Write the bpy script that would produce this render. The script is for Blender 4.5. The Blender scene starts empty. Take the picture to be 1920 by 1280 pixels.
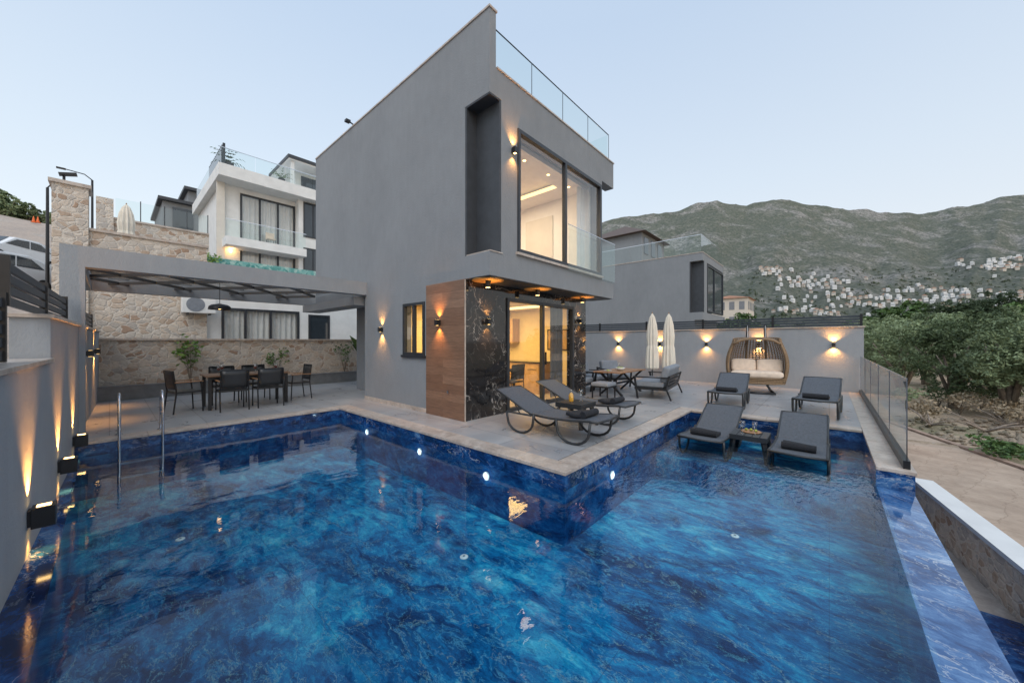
import bpy, bmesh, math, random
from mathutils import Vector, Matrix, noise
rnd = random.Random(7)
R = math.radians
sc = bpy.context.scene
col = sc.collection
AZ = R(41.6)
FW = (math.cos(AZ), math.sin(AZ)); RT = (math.sin(AZ), -math.cos(AZ))
EYE = 1.5; FPX = 670.0

def P(px, py=640, X=None, Y=None, Z=None, d=None):
    """sight line to a real plane: survey helper"""
    r = (px-960)/FPX; t = (640-py)/FPX
    ux = FW[0]+r*RT[0]; uy = FW[1]+r*RT[1]
    if X is not None: d = X/ux
    elif Y is not None: d = Y/uy
    elif Z is not None: d = (Z-EYE)/t
    return Vector((ux*d, uy*d, EYE+t*d))

# ------------------------------------------------------------------ mesh builder
class MB:
    def __init__(s): s.v = []; s.f = []; s.m = []; s.mi = 0
    def add(s, vs, fs):
        o = len(s.v); s.v += [tuple(v) for v in vs]
        for f in fs: s.f.append(tuple(i+o for i in f)); s.m.append(s.mi)
        return s
    def box(s, x0, x1, y0, y1, z0, z1):
        return s.add([(x0,y0,z0),(x1,y0,z0),(x1,y1,z0),(x0,y1,z0),(x0,y0,z1),(x1,y0,z1),(x1,y1,z1),(x0,y1,z1)],
                     [(0,3,2,1),(4,5,6,7),(0,1,5,4),(1,2,6,5),(2,3,7,6),(3,0,4,7)])
    def bar(s, p, q, w, h=None, up=(0,0,1)):
        p = Vector(p); q = Vector(q); h = h or w
        t = (q-p).normalized(); u = Vector(up)
        if abs(t.dot(u)) > .98: u = Vector((1,0,0))
        a = t.cross(u).normalized()*w/2; b = a.cross(t).normalized()*h/2
        vs = [p-a-b,p+a-b,p+a+b,p-a+b,q-a-b,q+a-b,q+a+b,q-a+b]
        return s.add(vs, [(0,3,2,1),(4,5,6,7),(0,1,5,4),(1,2,6,5),(2,3,7,6),(3,0,4,7)])
    def tube(s, pts, r, n=8, closed=False):
        pts = [Vector(p) for p in pts]; k = len(pts); vs = []; fs = []
        rr = r if isinstance(r, (list, tuple)) else [r]*k
        prev = None
        for i, p in enumerate(pts):
            if closed: t = pts[(i+1)%k]-pts[i-1]
            else: t = pts[min(i+1,k-1)]-pts[max(i-1,0)]
            t.normalize()
            if prev is None:
                u = Vector((0,0,1)) if abs(t.z) < .9 else Vector((1,0,0))
                a = t.cross(u).normalized()
            else:
                a = (prev-t*prev.dot(t)).normalized()
            prev = a; b = t.cross(a)
            for j in range(n):
                g = 2*math.pi*j/n
                vs.append(p+(a*math.cos(g)+b*math.sin(g))*rr[i])
        for i in range(k if closed else k-1):
            i2 = (i+1) % k
            for j in range(n):
                fs.append((i*n+j, i*n+(j+1)%n, i2*n+(j+1)%n, i2*n+j))
        if not closed:
            fs.append(tuple(range(n))[::-1]); fs.append(tuple((k-1)*n+j for j in range(n)))
        return s.add(vs, fs)
    def lathe(s, prof, c=(0,0,0), n=20, star=0):
        vs = []; fs = []; k = len(prof)
        for i, (r, z) in enumerate(prof):
            for j in range(n):
                g = 2*math.pi*j/n
                q = r*(1+star*(1 if j%2 else -1))
                vs.append((c[0]+q*math.cos(g), c[1]+q*math.sin(g), c[2]+z))
        for i in range(k-1):
            for j in range(n): fs.append((i*n+j, i*n+(j+1)%n, (i+1)*n+(j+1)%n, (i+1)*n+j))
        fs.append(tuple(range(n))[::-1]); fs.append(tuple((k-1)*n+j for j in range(n)))
        return s.add(vs, fs)
    def prism(s, poly, axis, a, b):
        n = len(poly)
        def mk(p, t): return (t,p[0],p[1]) if axis == 'x' else ((p[0],t,p[1]) if axis == 'y' else (p[0],p[1],t))
        vs = [mk(p,a) for p in poly]+[mk(p,b) for p in poly]
        fs = [tuple(range(n))[::-1], tuple(range(n,2*n))]
        for i in range(n): fs.append((i,(i+1)%n,n+(i+1)%n,n+i))
        return s.add(vs, fs)
    def quad(s, a, b, c, d): return s.add([a,b,c,d], [(0,1,2,3)])
    def grid(s, fn, nu, nv):
        vs = [fn(i/nu, j/nv) for i in range(nu+1) for j in range(nv+1)]
        fs = [(i*(nv+1)+j, (i+1)*(nv+1)+j, (i+1)*(nv+1)+j+1, i*(nv+1)+j+1) for i in range(nu) for j in range(nv)]
        return s.add(vs, fs)
    def xf(s, m): s.v = [tuple(m @ Vector(v)) for v in s.v]; return s
    def build(s, name, mat, parent=None, smooth=False, bevel=0, solid=0, fixn=True):
        off = Vector((0,0,0)); p = parent
        while p: off += p.location; p = p.parent
        me = bpy.data.meshes.new(name)
        me.from_pydata([(v[0]-off.x, v[1]-off.y, v[2]-off.z) for v in s.v], [], s.f)
        for m in (mat if isinstance(mat, list) else [mat]): me.materials.append(m)
        me.polygons.foreach_set('material_index', s.m)
        if fixn:
            bm = bmesh.new(); bm.from_mesh(me); bmesh.ops.recalc_face_normals(bm, faces=bm.faces); bm.to_mesh(me); bm.free()
        if smooth: me.polygons.foreach_set('use_smooth', [True]*len(me.polygons))
        me.update()
        o = bpy.data.objects.new(name, me); col.objects.link(o)
        if parent: o.parent = parent
        if solid:
            md = o.modifiers.new('solid', 'SOLIDIFY'); md.thickness = solid; md.offset = 0
        if bevel:
            md = o.modifiers.new('bevel', 'BEVEL'); md.width = bevel; md.segments = 2; md.limit_method = 'ANGLE'
        return o

def tag(o, label=None, cat=None, group=None, kind=None):
    if label: o['label'] = label
    if cat: o['category'] = cat
    if group: o['group'] = group
    if kind: o['kind'] = kind
    return o
def thing(name, label, cat, loc=(0,0,0), group=None):
    o = bpy.data.objects.new(name, None); o.empty_display_size = .1; col.objects.link(o)
    o.location = loc
    return tag(o, label, cat, group)
def structure(mb, name, mat, **k): return tag(mb.build(name, mat, **k), kind='structure')
def copy_tree(o, parent=None):
    c = o.copy(); col.objects.link(c); c.parent = parent
    for ch in list(o.children): copy_tree(ch, c)
    return c
class Stock:
    """first use places the original, later uses place copies"""
    def __init__(s, root): s.root = root; s.used = False
    def place(s, loc, rz=0, label=None, scale=None, group=None, cat=None):
        o = copy_tree(s.root) if s.used else s.root
        s.used = True
        o.location = loc; o.rotation_euler = (0,0,rz)
        o.scale = (1,1,1) if scale is None else ((scale,)*3 if not isinstance(scale, tuple) else scale)
        tag(o, label, cat, group)
        return o

# ------------------------------------------------------------------ materials
def nodes(name):
    m = bpy.data.materials.new(name); m.use_nodes = True
    nt = m.node_tree; nt.nodes.clear()
    out = nt.nodes.new('ShaderNodeOutputMaterial')
    return m, nt, out
def N(nt, t, **k):
    n = nt.nodes.new(t)
    for a, v in k.items(): setattr(n, a, v)
    return n
def lk(nt, a, b): nt.links.new(a, b)
def c4(c): return (c[0], c[1], c[2], 1)
def noise_n(nt, vec, scale, detail=4, rough=.55, dist=0, typ=None):
    n = N(nt, 'ShaderNodeTexNoise')
    if typ: n.noise_type = typ
    n.inputs['Scale'].default_value = scale; n.inputs['Detail'].default_value = detail
    n.inputs['Roughness'].default_value = rough; n.inputs['Distortion'].default_value = dist
    if vec is not None: lk(nt, vec, n.inputs['Vector'])
    return n
def ramp(nt, fac, stops):
    r = N(nt, 'ShaderNodeValToRGB'); e = r.color_ramp.elements
    while len(e) < len(stops): e.new(.5)
    for i, (p, c) in enumerate(stops):
        e[i].position = p; e[i].color = c4(c) if isinstance(c, (tuple, list)) else (c,c,c,1)
    lk(nt, fac, r.inputs[0]); return r.outputs[0]
def mix(nt, fac, a, b, mode='MIX'):
    m = N(nt, 'ShaderNodeMix', data_type='RGBA', blend_type=mode)
    for sock, v in ((m.inputs[0], fac), (m.inputs[6], a), (m.inputs[7], b)):
        if isinstance(v, (int, float)): sock.default_value = v
        elif isinstance(v, (tuple, list)): sock.default_value = c4(v)
        else: lk(nt, v, sock)
    return m.outputs[2]
def math_n(nt, op, a, b=None, clamp=False):
    m = N(nt, 'ShaderNodeMath', operation=op); m.use_clamp = clamp
    for i, v in enumerate((a, b)):
        if v is None: continue
        if isinstance(v, (int, float)): m.inputs[i].default_value = v
        else: lk(nt, v, m.inputs[i])
    return m.outputs[0]
def coords(nt, scale=(1,1,1), rot=(0,0,0)):
    tc = N(nt, 'ShaderNodeTexCoord'); mp = N(nt, 'ShaderNodeMapping')
    mp.inputs['Scale'].default_value = scale; mp.inputs['Rotation'].default_value = rot
    lk(nt, tc.outputs['Object'], mp.inputs['Vector']); return mp.outputs[0]
def warp(nt, v, scale, amt, detail=4):
    w = noise_n(nt, v, scale, detail, .6)
    wv = N(nt, 'ShaderNodeVectorMath', operation='MULTIPLY_ADD'); wv.inputs[1].default_value = (amt,amt,amt)
    lk(nt, w.outputs['Color'], wv.inputs[0]); lk(nt, v, wv.inputs[2]); return wv.outputs[0]
def finish(nt, out, color, rough=.6, metal=0, bump=None, bstr=.3, bdist=.01, spec=.5):
    b = N(nt, 'ShaderNodeBsdfPrincipled')
    if isinstance(color, (tuple, list)): b.inputs['Base Color'].default_value = c4(color)
    else: lk(nt, color, b.inputs['Base Color'])
    if isinstance(rough, (int, float)): b.inputs['Roughness'].default_value = rough
    else: lk(nt, rough, b.inputs['Roughness'])
    b.inputs['Metallic'].default_value = metal
    b.inputs['Specular IOR Level'].default_value = spec
    if bump is not None:
        bp = N(nt, 'ShaderNodeBump'); bp.inputs['Strength'].default_value = bstr; bp.inputs['Distance'].default_value = bdist
        lk(nt, bump, bp.inputs['Height']); lk(nt, bp.outputs[0], b.inputs['Normal'])
    lk(nt, b.outputs[0], out.inputs[0]); return b
def pm(name, base, rough=.6, metal=0, var=.15, ns=6, bump=0, bs=60, spec=.5, stretch=(1,1,1)):
    m, nt, out = nodes(name); v = coords(nt, stretch)
    n = noise_n(nt, v, ns, 5)
    c = ramp(nt, n.outputs[0], [(.3, [x*(1-var) for x in base]), (.7, [min(1,x*(1+var)) for x in base])])
    bn = noise_n(nt, v, bs, 3).outputs[0] if bump else None
    finish(nt, out, c, rough, metal, bn, bump, .01, spec); return m
M = {}
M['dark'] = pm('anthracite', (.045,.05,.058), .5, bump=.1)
M['metal'] = pm('black metal', (.022,.023,.026), .38, .3, bump=.05)
M['lattice'] = pm('pergola lattice grey', (.075,.072,.07), .5, bump=.05)
M['frame'] = pm('window frame grey', (.035,.04,.048), .4, .2)
M['louvre'] = pm('louvre grey', (.045,.056,.07), .45, .2, bump=.05)
M['chrome'] = pm('steel', (.62,.63,.66), .14, 1, var=.05)
M['brass'] = pm('brass plate', (.55,.31,.11), .45, .25, var=.1)
M['white'] = pm('white render', (.76,.76,.74), .8, bump=.15, var=.07, ns=2)
M['cream'] = pm('cream render', (.66,.62,.55), .8, bump=.15, var=.07, ns=2)
M['room'] = pm('warm room paint', (.74,.62,.40), .7, var=.05)
M['roomw'] = pm('white room paint', (.8,.78,.75), .7, var=.04)
M['sling'] = pm('grey mesh fabric', (.085,.096,.115), .75, var=.2, ns=30, bump=.5, bs=400)
M['towel'] = pm('charcoal towel', (.018,.02,.026), .95, var=.3, ns=40, bump=.9, bs=180)
M['cushion'] = pm('grey cushion', (.22,.24,.27), .9, var=.12, ns=8, bump=.5, bs=200)
M['creamcloth'] = pm('cream cloth', (.74,.60,.48), .9, var=.1, ns=8, bump=.4, bs=100)
M['canvas'] = pm('parasol canvas', (.74,.68,.58), .9, var=.12, ns=5, bump=.3, bs=80, stretch=(6,6,.5))
M['wicker'] = pm('rattan', (.24,.155,.085), .6, var=.3, ns=30, bump=.6, bs=120)
M['teak'] = pm('teak', (.33,.17,.08), .5, var=.35, ns=5, bump=.3, bs=30, stretch=(1,12,12))
M['oak'] = pm('light cabinet wood', (.48,.31,.16), .5, var=.2, ns=5, bump=.1, bs=30, stretch=(12,1,1))
M['teakd'] = pm('dark teak', (.20,.11,.06), .5, var=.35, ns=5, bump=.3, bs=30, stretch=(1,12,12))
M['curtain'] = pm('curtain', (.78,.77,.75), .9, var=.06)
M['darkcurtain'] = pm('dark curtain', (.12,.12,.125), .9, var=.1)
M['soil'] = pm('soil', (.2,.155,.12), .95, var=.4, ns=8, bump=.8, bs=40)
M['bark'] = pm('bark', (.2,.165,.13), .9, var=.4, ns=8, bump=.8, bs=30)
M['deadwood'] = pm('dead wood', (.27,.22,.18), .9, var=.4, ns=8, bump=.8, bs=30)
M['curbstone'] = pm('curb grey', (.17,.18,.19), .6, var=.15, bump=.2)
M['plastic'] = pm('black plastic', (.025,.027,.03), .4, bump=.1)
M['orange'] = pm('orange plastic', (.8,.16,.03), .5)
M['juice'] = pm('orange juice', (.85,.42,.03), .2)
M['wine'] = pm('red wine', (.12,.005,.012), .1)
M['fruit'] = pm('fruit', (.35,.4,.08), .4, var=.5, ns=30)
M['plate'] = pm('plate', (.7,.7,.68), .25)
M['carpaint'] = pm('white car paint', (.82,.83,.84), .2, var=.02)
M['tyre'] = pm('tyre', (.02,.02,.02), .9)
M['roofred'] = pm('roof tiles', (.40,.19,.11), .8, var=.3, ns=1, bump=.3, bs=3)
M['kerb'] = pm('kerb bricks', (.36,.25,.19), .9, var=.3, ns=5, bump=.5, bs=14)
M['brownroof'] = pm('brown roof', (.12,.085,.07), .7)
M['hwhite'] = pm('town white', (.74,.73,.71), .8, var=.06, ns=.3)
M['hcream'] = pm('town cream', (.62,.56,.48), .8, var=.08, ns=.3)
M['hdark'] = pm('town window', (.20,.21,.23), .3)

def m_stucco(name, base):
    m, nt, out = nodes(name); v = coords(nt)
    v2 = coords(nt, (3,3,1.1))
    n1 = noise_n(nt, v, .7, 5, .6); n2 = noise_n(nt, v2, 2.2, 6, .7)
    f = math_n(nt, 'ADD', math_n(nt, 'MULTIPLY', n1.outputs[0], .6), math_n(nt, 'MULTIPLY', n2.outputs[0], .4))
    c = ramp(nt, f, [(.3, [x*.88 for x in base]), (.7, [x*1.11 for x in base])])
    b = noise_n(nt, coords(nt, (1.6,1.6,.8)), 28, 5, .7)
    finish(nt, out, c, .85, 0, b.outputs[0], .45, .02, .3); return m
M['stucco'] = m_stucco('grey render', (.250,.264,.280))
M['stucco2'] = m_stucco('grey site wall render', (.31,.325,.343))

def m_tile():
    m, nt, out = nodes('terrace tile'); v = coords(nt)
    br = N(nt, 'ShaderNodeTexBrick'); br.offset = 0; br.squash = 1
    for k, x in (('Scale',1),('Mortar Size',.006),('Brick Width',.6),('Row Height',1.2),('Bias',0),('Mortar Smooth',.2)): br.inputs[k].default_value = x
    br.inputs['Color1'].default_value = (.345,.355,.37,1); br.inputs['Color2'].default_value = (.405,.415,.425,1); br.inputs['Mortar'].default_value = (.16,.16,.16,1)
    lk(nt, v, br.inputs['Vector'])
    n = noise_n(nt, v, 1.8, 8, .65, .6)
    c = mix(nt, .8, br.outputs[0], ramp(nt, n.outputs[0], [(.3,(.66,.66,.68)),(.7,(1.04,1.02,1.0))]), 'MULTIPLY')
    r = ramp(nt, n.outputs[0], [(.3,.24),(.7,.4)])
    finish(nt, out, c, r, 0, br.outputs['Fac'], -.3, .004); return m
M['tile'] = m_tile()
def m_travertine():
    m, nt, out = nodes('beige stone coping'); v = coords(nt)
    n = noise_n(nt, v, 3.5, 8, .68, 1.2); n2 = noise_n(nt, v, 30, 4, .6)
    c = ramp(nt, n.outputs[0], [(.25,(.30,.24,.20)),(.45,(.46,.39,.335)),(.6,(.56,.49,.43)),(.75,(.66,.6,.54))])
    c = mix(nt, .35, c, ramp(nt, n2.outputs[0], [(.35,(.6,.57,.55)),(.6,(1,1,1))]), 'MULTIPLY')
    finish(nt, out, c, .38, 0, n2.outputs[0], .15, .004); return m
M['coping'] = m_travertine()

def veinmask(nt, vec, scale, w_, detail=6, rough=.55):
    n = noise_n(nt, vec, scale, detail, rough, .3)
    a = math_n(nt, 'ABSOLUTE', math_n(nt, 'SUBTRACT', n.outputs[0], .5))
    return ramp(nt, a, [(0,1),(w_*.4,.5),(w_,0)])
def m_poolfloor():
    m, nt, out = nodes('blue marble pool floor')
    def layer(rot, off):
        v = coords(nt, (2.1,1.0,1), (0,0,R(rot)))
        wv = warp(nt, v, 1.0, 1.2, 6)
        f = noise_n(nt, wv, 2.1, 15, .75, .25).outputs[0]
        big = noise_n(nt, v, .45, 3, .5).outputs[0]
        f = math_n(nt, 'ADD', f, math_n(nt, 'MULTIPLY', math_n(nt, 'SUBTRACT', big, .5), .5))
        c = ramp(nt, f, [(.30,(.001,.014,.055)),(.40,(.002,.040,.130)),(.47,(.004,.092,.240)),(.53,(.006,.160,.350)),(.59,(.014,.265,.455)),(.66,(.055,.41,.56)),(.75,(.26,.58,.65))])
        c = mix(nt, math_n(nt, 'MULTIPLY', veinmask(nt, wv, 3.2, .016), .5), c, (.14,.46,.58))
        c = mix(nt, math_n(nt, 'MULTIPLY', veinmask(nt, wv, 6.5, .02), .45), c, (.002,.022,.075))
        return mix(nt, math_n(nt, 'MULTIPLY', veinmask(nt, wv, 1.6, .007), .5), c, (.40,.50,.42))
    a = layer(38, 0); b = layer(-30, 3)
    sel = noise_n(nt, coords(nt, (1,1,1)), .55, 4, .6)
    c = mix(nt, ramp(nt, sel.outputs[0], [(.47,0),(.53,1)]), a, b)
    br = N(nt, 'ShaderNodeTexBrick'); br.offset = 0
    for k, x in (('Scale',1),('Mortar Size',.003),('Brick Width',1.2),('Row Height',1.2),('Mortar Smooth',.1)): br.inputs[k].default_value = x
    lk(nt, coords(nt), br.inputs['Vector'])
    c = mix(nt, math_n(nt, 'MULTIPLY', br.outputs['Fac'], .4), c, (.01,.03,.08))
    finish(nt, out, c, .7, spec=.05); return m
M['poolfloor'] = m_poolfloor()
def m_bluestone(name, stops, vein, vamt, rough, scale, spec=.5):
    m, nt, out = nodes(name); v = coords(nt, (1.5,1,2.0), (0,0,R(25)))
    wv = warp(nt, v, 1.1, 1.0, 5)
    c = ramp(nt, noise_n(nt, wv, scale, 14, .74, .3).outputs[0], stops)
    n3 = noise_n(nt, v, 1.3, 3)
    vm = math_n(nt, 'MULTIPLY', veinmask(nt, wv, scale*1.5, .02), ramp(nt, n3.outputs[0], [(.42,0),(.62,vamt)]))
    finish(nt, out, mix(nt, vm, c, vein), rough, spec=spec); return m
M['poolside'] = m_bluestone('blue marble below water', [(.30,(.001,.010,.04)),(.42,(.002,.028,.105)),(.52,(.005,.068,.21)),(.62,(.018,.15,.34)),(.75,(.10,.34,.48))], (.3,.4,.42), .4, .6, 2.2, .1)
M['sodalite'] = m_bluestone('deep blue marble', [(.30,(.002,.006,.022)),(.42,(.004,.018,.07)),(.51,(.007,.042,.155)),(.58,(.02,.10,.28)),(.66,(.09,.21,.40)),(.76,(.40,.48,.56))], (.5,.52,.52), .7, .09, 2.6)
M['edge'] = m_bluestone('polished mid blue marble', [(.28,(.006,.02,.07)),(.40,(.016,.055,.17)),(.50,(.035,.115,.29)),(.60,(.10,.22,.43)),(.72,(.40,.50,.62))], (.6,.63,.66), .7, .05, 2.4, .4)
def m_bmarble():
    m, nt, out = nodes('black marble'); v = coords(nt, (1,1,1), (0,R(30),R(20)))
    wv = warp(nt, v, 1.2, 1.2, 3)
    n = noise_n(nt, wv, 1.5, 6, .55)
    vein = math_n(nt, 'MAXIMUM', veinmask(nt, wv, 1.5, .010, 4, .5), math_n(nt, 'MULTIPLY', veinmask(nt, wv, 2.9, .006, 4, .5), .6))
    n3 = noise_n(nt, v, 1.7, 2)
    vein = math_n(nt, 'MULTIPLY', vein, ramp(nt, n3.outputs[0], [(.38,.1),(.54,.95)]))
    base = ramp(nt, n.outputs[0], [(.3,(.012,.012,.014)),(.55,(.028,.026,.026)),(.7,(.014,.014,.016))])
    finish(nt, out, mix(nt, vein, base, (.58,.54,.5)), .06); return m
M['bmarble'] = m_bmarble()
def m_woodpanel():
    m, nt, out = nodes('wood look cladding')
    tc = N(nt, 'ShaderNodeTexCoord'); sp = N(nt, 'ShaderNodeSeparateXYZ'); cb = N(nt, 'ShaderNodeCombineXYZ')
    lk(nt, tc.outputs['Object'], sp.inputs[0]); lk(nt, sp.outputs[1], cb.inputs[0]); lk(nt, sp.outputs[2], cb.inputs[1])
    br = N(nt, 'ShaderNodeTexBrick'); br.offset = .5
    for k, x in (('Scale',1),('Mortar Size',.002),('Brick Width',1.3),('Row Height',.165),('Bias',0)): br.inputs[k].default_value = x
    br.inputs['Color1'].default_value = (.215,.12,.077,1); br.inputs['Color2'].default_value = (.30,.18,.12,1); br.inputs['Mortar'].default_value = (.10,.06,.042,1)
    lk(nt, cb.outputs[0], br.inputs['Vector'])
    mp = N(nt, 'ShaderNodeMapping'); mp.inputs['Scale'].default_value = (1.4,26,1); lk(nt, cb.outputs[0], mp.inputs['Vector'])
    n = noise_n(nt, mp.outputs[0], 2.5, 9, .72, .9)
    c = mix(nt, .9, br.outputs[0], ramp(nt, n.outputs[0], [(.3,(.48,.45,.43)),(.66,(1.22,1.18,1.12))]), 'MULTIPLY')
    finish(nt, out, c, .4, 0, n.outputs[0], .1, .003); return m
M['woodpanel'] = m_woodpanel()
def m_rubble(name, scale=4.2, tint=(1,1,1)):
    m, nt, out = nodes(name); v = coords(nt, (1,1,1.3))
    wv = warp(nt, v, 3, .2, 3)
    vo = N(nt, 'ShaderNodeTexVoronoi', feature='DISTANCE_TO_EDGE'); vo.inputs['Scale'].default_value = scale; lk(nt, wv, vo.inputs['Vector'])
    vc = N(nt, 'ShaderNodeTexVoronoi', feature='F1'); vc.inputs['Scale'].default_value = scale; lk(nt, wv, vc.inputs['Vector'])
    sp = N(nt, 'ShaderNodeSeparateColor'); lk(nt, vc.outputs['Color'], sp.inputs[0])
    t = tint
    st = ramp(nt, sp.outputs[0], [(0,(.38*t[0],.27*t[1],.20*t[2])),(.25,(.54*t[0],.45*t[1],.37*t[2])),(.6,(.64*t[0],.58*t[1],.51*t[2])),(1,(.45*t[0],.42*t[1],.39*t[2]))])
    n = noise_n(nt, v, 14, 6, .65)
    st = mix(nt, .7, st, ramp(nt, n.outputs[0], [(.3,(.68,.65,.63)),(.65,(1.1,1.1,1.1))]), 'MULTIPLY')
    mo = ramp(nt, vo.outputs['Distance'], [(.02,1),(.08,0)])
    c = mix(nt, mo, st, (.62*t[0],.57*t[1],.51*t[2]))
    h = math_n(nt, 'ADD', ramp(nt, vo.outputs['Distance'], [(0,0),(.12,1)]), math_n(nt, 'MULTIPLY', n.outputs[0], .5))
    finish(nt, out, c, .9, 0, h, .6, .025, .2); return m
M['rubble'] = m_rubble('rubble stone', 5.4)
M['rubble2'] = m_rubble('rubble stone upper', 4.8, (1.06,1.05,1.03))
M['rubble3'] = m_rubble('pale rubble stone', 6.0, (1.4,1.26,1.08))
def m_glass(name, tint=(.95,.97,.97), base=.05, rough=0):
    m, nt, out = nodes(name)
    lw = N(nt, 'ShaderNodeLayerWeight'); lw.inputs[0].default_value = .5
    f = math_n(nt, 'ADD', math_n(nt, 'MULTIPLY', math_n(nt, 'POWER', lw.outputs['Facing'], 4.0), 1-base), base, True)
    tr = N(nt, 'ShaderNodeBsdfTransparent'); tr.inputs[0].default_value = c4(tint)
    gl = N(nt, 'ShaderNodeBsdfGlossy'); gl.inputs['Roughness'].default_value = rough
    n = noise_n(nt, coords(nt), .8, 1); bp = N(nt, 'ShaderNodeBump'); bp.inputs['Strength'].default_value = .02; lk(nt, n.outputs[0], bp.inputs['Height']); lk(nt, bp.outputs[0], gl.inputs['Normal'])
    mx = N(nt, 'ShaderNodeMixShader'); lk(nt, f, mx.inputs[0]); lk(nt, tr.outputs[0], mx.inputs[1]); lk(nt, gl.outputs[0], mx.inputs[2])
    lk(nt, mx.outputs[0], out.inputs[0]); return m
M['glass'] = m_glass('window glass', (.92,.94,.94), .13)
M['rail'] = m_glass('balustrade glass', (.88,.95,.94), .07)
M['smoked'] = m_glass('smoked roof glass', (.72,.71,.70), .12)
M['dglass'] = pm('dark window glass', (.03,.04,.05), .05, var=.1, spec=.8)
def m_water():
    m, nt, out = nodes('pool water')
    n1 = noise_n(nt, coords(nt, (1,1.6,1), (0,0,R(40))), 2.2, 2, .45, .4); n2 = noise_n(nt, coords(nt, (1,2.6,1), (0,0,R(-20))), 9, 2, .5, .4)
    sp = N(nt, 'ShaderNodeSeparateXYZ'); lk(nt, coords(nt), sp.inputs[0])
    k = ramp(nt, math_n(nt, 'MULTIPLY', sp.outputs[0], .1), [(.28,.06),(.5,.6)])
    h = math_n(nt, 'ADD', math_n(nt, 'MULTIPLY', n1.outputs[0], .55), math_n(nt, 'MULTIPLY', n2.outputs[0], k))
    bp = N(nt, 'ShaderNodeBump'); bp.inputs['Strength'].default_value = .14; bp.inputs['Distance'].default_value = .045; lk(nt, h, bp.inputs['Height'])
    lw = N(nt, 'ShaderNodeLayerWeight'); lw.inputs[0].default_value = .5; lk(nt, bp.outputs[0], lw.inputs['Normal'])
    f = math_n(nt, 'ADD', math_n(nt, 'MULTIPLY', math_n(nt, 'POWER', lw.outputs['Facing'], 4.6), .96), .025, True)
    tr = N(nt, 'ShaderNodeBsdfTransparent'); tr.inputs[0].default_value = (.80,.94,.98,1)
    gl = N(nt, 'ShaderNodeBsdfGlossy'); gl.inputs['Roughness'].default_value = .004; lk(nt, bp.outputs[0], gl.inputs['Normal'])
    mx = N(nt, 'ShaderNodeMixShader'); lk(nt, f, mx.inputs[0]); lk(nt, tr.outputs[0], mx.inputs[1]); lk(nt, gl.outputs[0], mx.inputs[2])
    lk(nt, mx.outputs[0], out.inputs[0]); return m
M['water'] = m_water()
def m_emit(name, c, s):
    m, nt, out = nodes(name); e = N(nt, 'ShaderNodeEmission')
    n = noise_n(nt, coords(nt), 5, 1); lk(nt, ramp(nt, n.outputs[0], [(.3,[x*.9 for x in c]),(.7,c)]), e.inputs[0]); e.inputs[1].default_value = s
    lk(nt, e.outputs[0], out.inputs[0]); return m
M['warm'] = m_emit('warm lamp', (1,.62,.22), 9)
M['cove'] = m_emit('cove light', (1,.66,.28), 2.6)
M['poollight'] = m_emit('pool lamp', (.85,.95,1), 3)
def m_leaf(name, a, b, scale=1.3, tone=.12):
    m, nt, out = nodes(name); v = coords(nt)
    n = noise_n(nt, v, scale, 3, .6); oi = N(nt, 'ShaderNodeObjectInfo')
    n2 = noise_n(nt, v, scale*9, 1)
    f = math_n(nt, 'ADD', math_n(nt, 'MULTIPLY', n.outputs[0], .6), math_n(nt, 'ADD', math_n(nt, 'MULTIPLY', n2.outputs[0], .4), math_n(nt, 'MULTIPLY', math_n(nt, 'SUBTRACT', oi.outputs['Random'], .5), tone)))
    c = ramp(nt, f, [(.36,a),(.68,b)])
    finish(nt, out, c, .6, 0, spec=.3); return m
M['olive'] = m_leaf('olive leaves', (.075,.11,.048), (.32,.395,.22), tone=.32)
M['green'] = m_leaf('green leaves', (.04,.08,.025), (.16,.26,.08))
M['bright'] = m_leaf('bright leaves', (.08,.16,.03), (.26,.4,.1), 4)
M['pine'] = m_leaf('pine foliage', (.028,.05,.024), (.10,.14,.07))
M['valley'] = m_leaf('valley foliage', (.06,.08,.045), (.13,.16,.09), .05)
M['dry'] = m_leaf('dry brush', (.26,.2,.13), (.45,.37,.26), 4)
def m_dirt(name, a, b, c3):
    m, nt, out = nodes(name); v = coords(nt)
    n = noise_n(nt, v, .35, 8, .65); n2 = noise_n(nt, v, 6, 6, .7)
    vo = N(nt, 'ShaderNodeTexVoronoi'); vo.inputs['Scale'].default_value = 5; lk(nt, v, vo.inputs['Vector'])
    c = ramp(nt, n.outputs[0], [(.35,a),(.52,b),(.68,c3)])
    c = mix(nt, .7, c, ramp(nt, n2.outputs[0], [(.3,(.55,.53,.5)),(.65,(1.15,1.12,1.1))]), 'MULTIPLY')
    c = mix(nt, ramp(nt, vo.outputs['Distance'], [(.1,.5),(.2,0)]), c, (.46,.42,.37))
    finish(nt, out, c, .95, 0, n2.outputs[0], .8, .08, .2); return m
M['dirt'] = m_dirt('dirt', (.30,.225,.155), (.48,.38,.28), (.22,.22,.13))
M['hilldirt'] = m_dirt('hillside dirt', (.42,.36,.32), (.52,.43,.36), (.46,.42,.38))
M['plain'] = m_dirt('plain ground', (.25,.22,.17), (.32,.27,.21), (.18,.18,.12))
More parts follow.
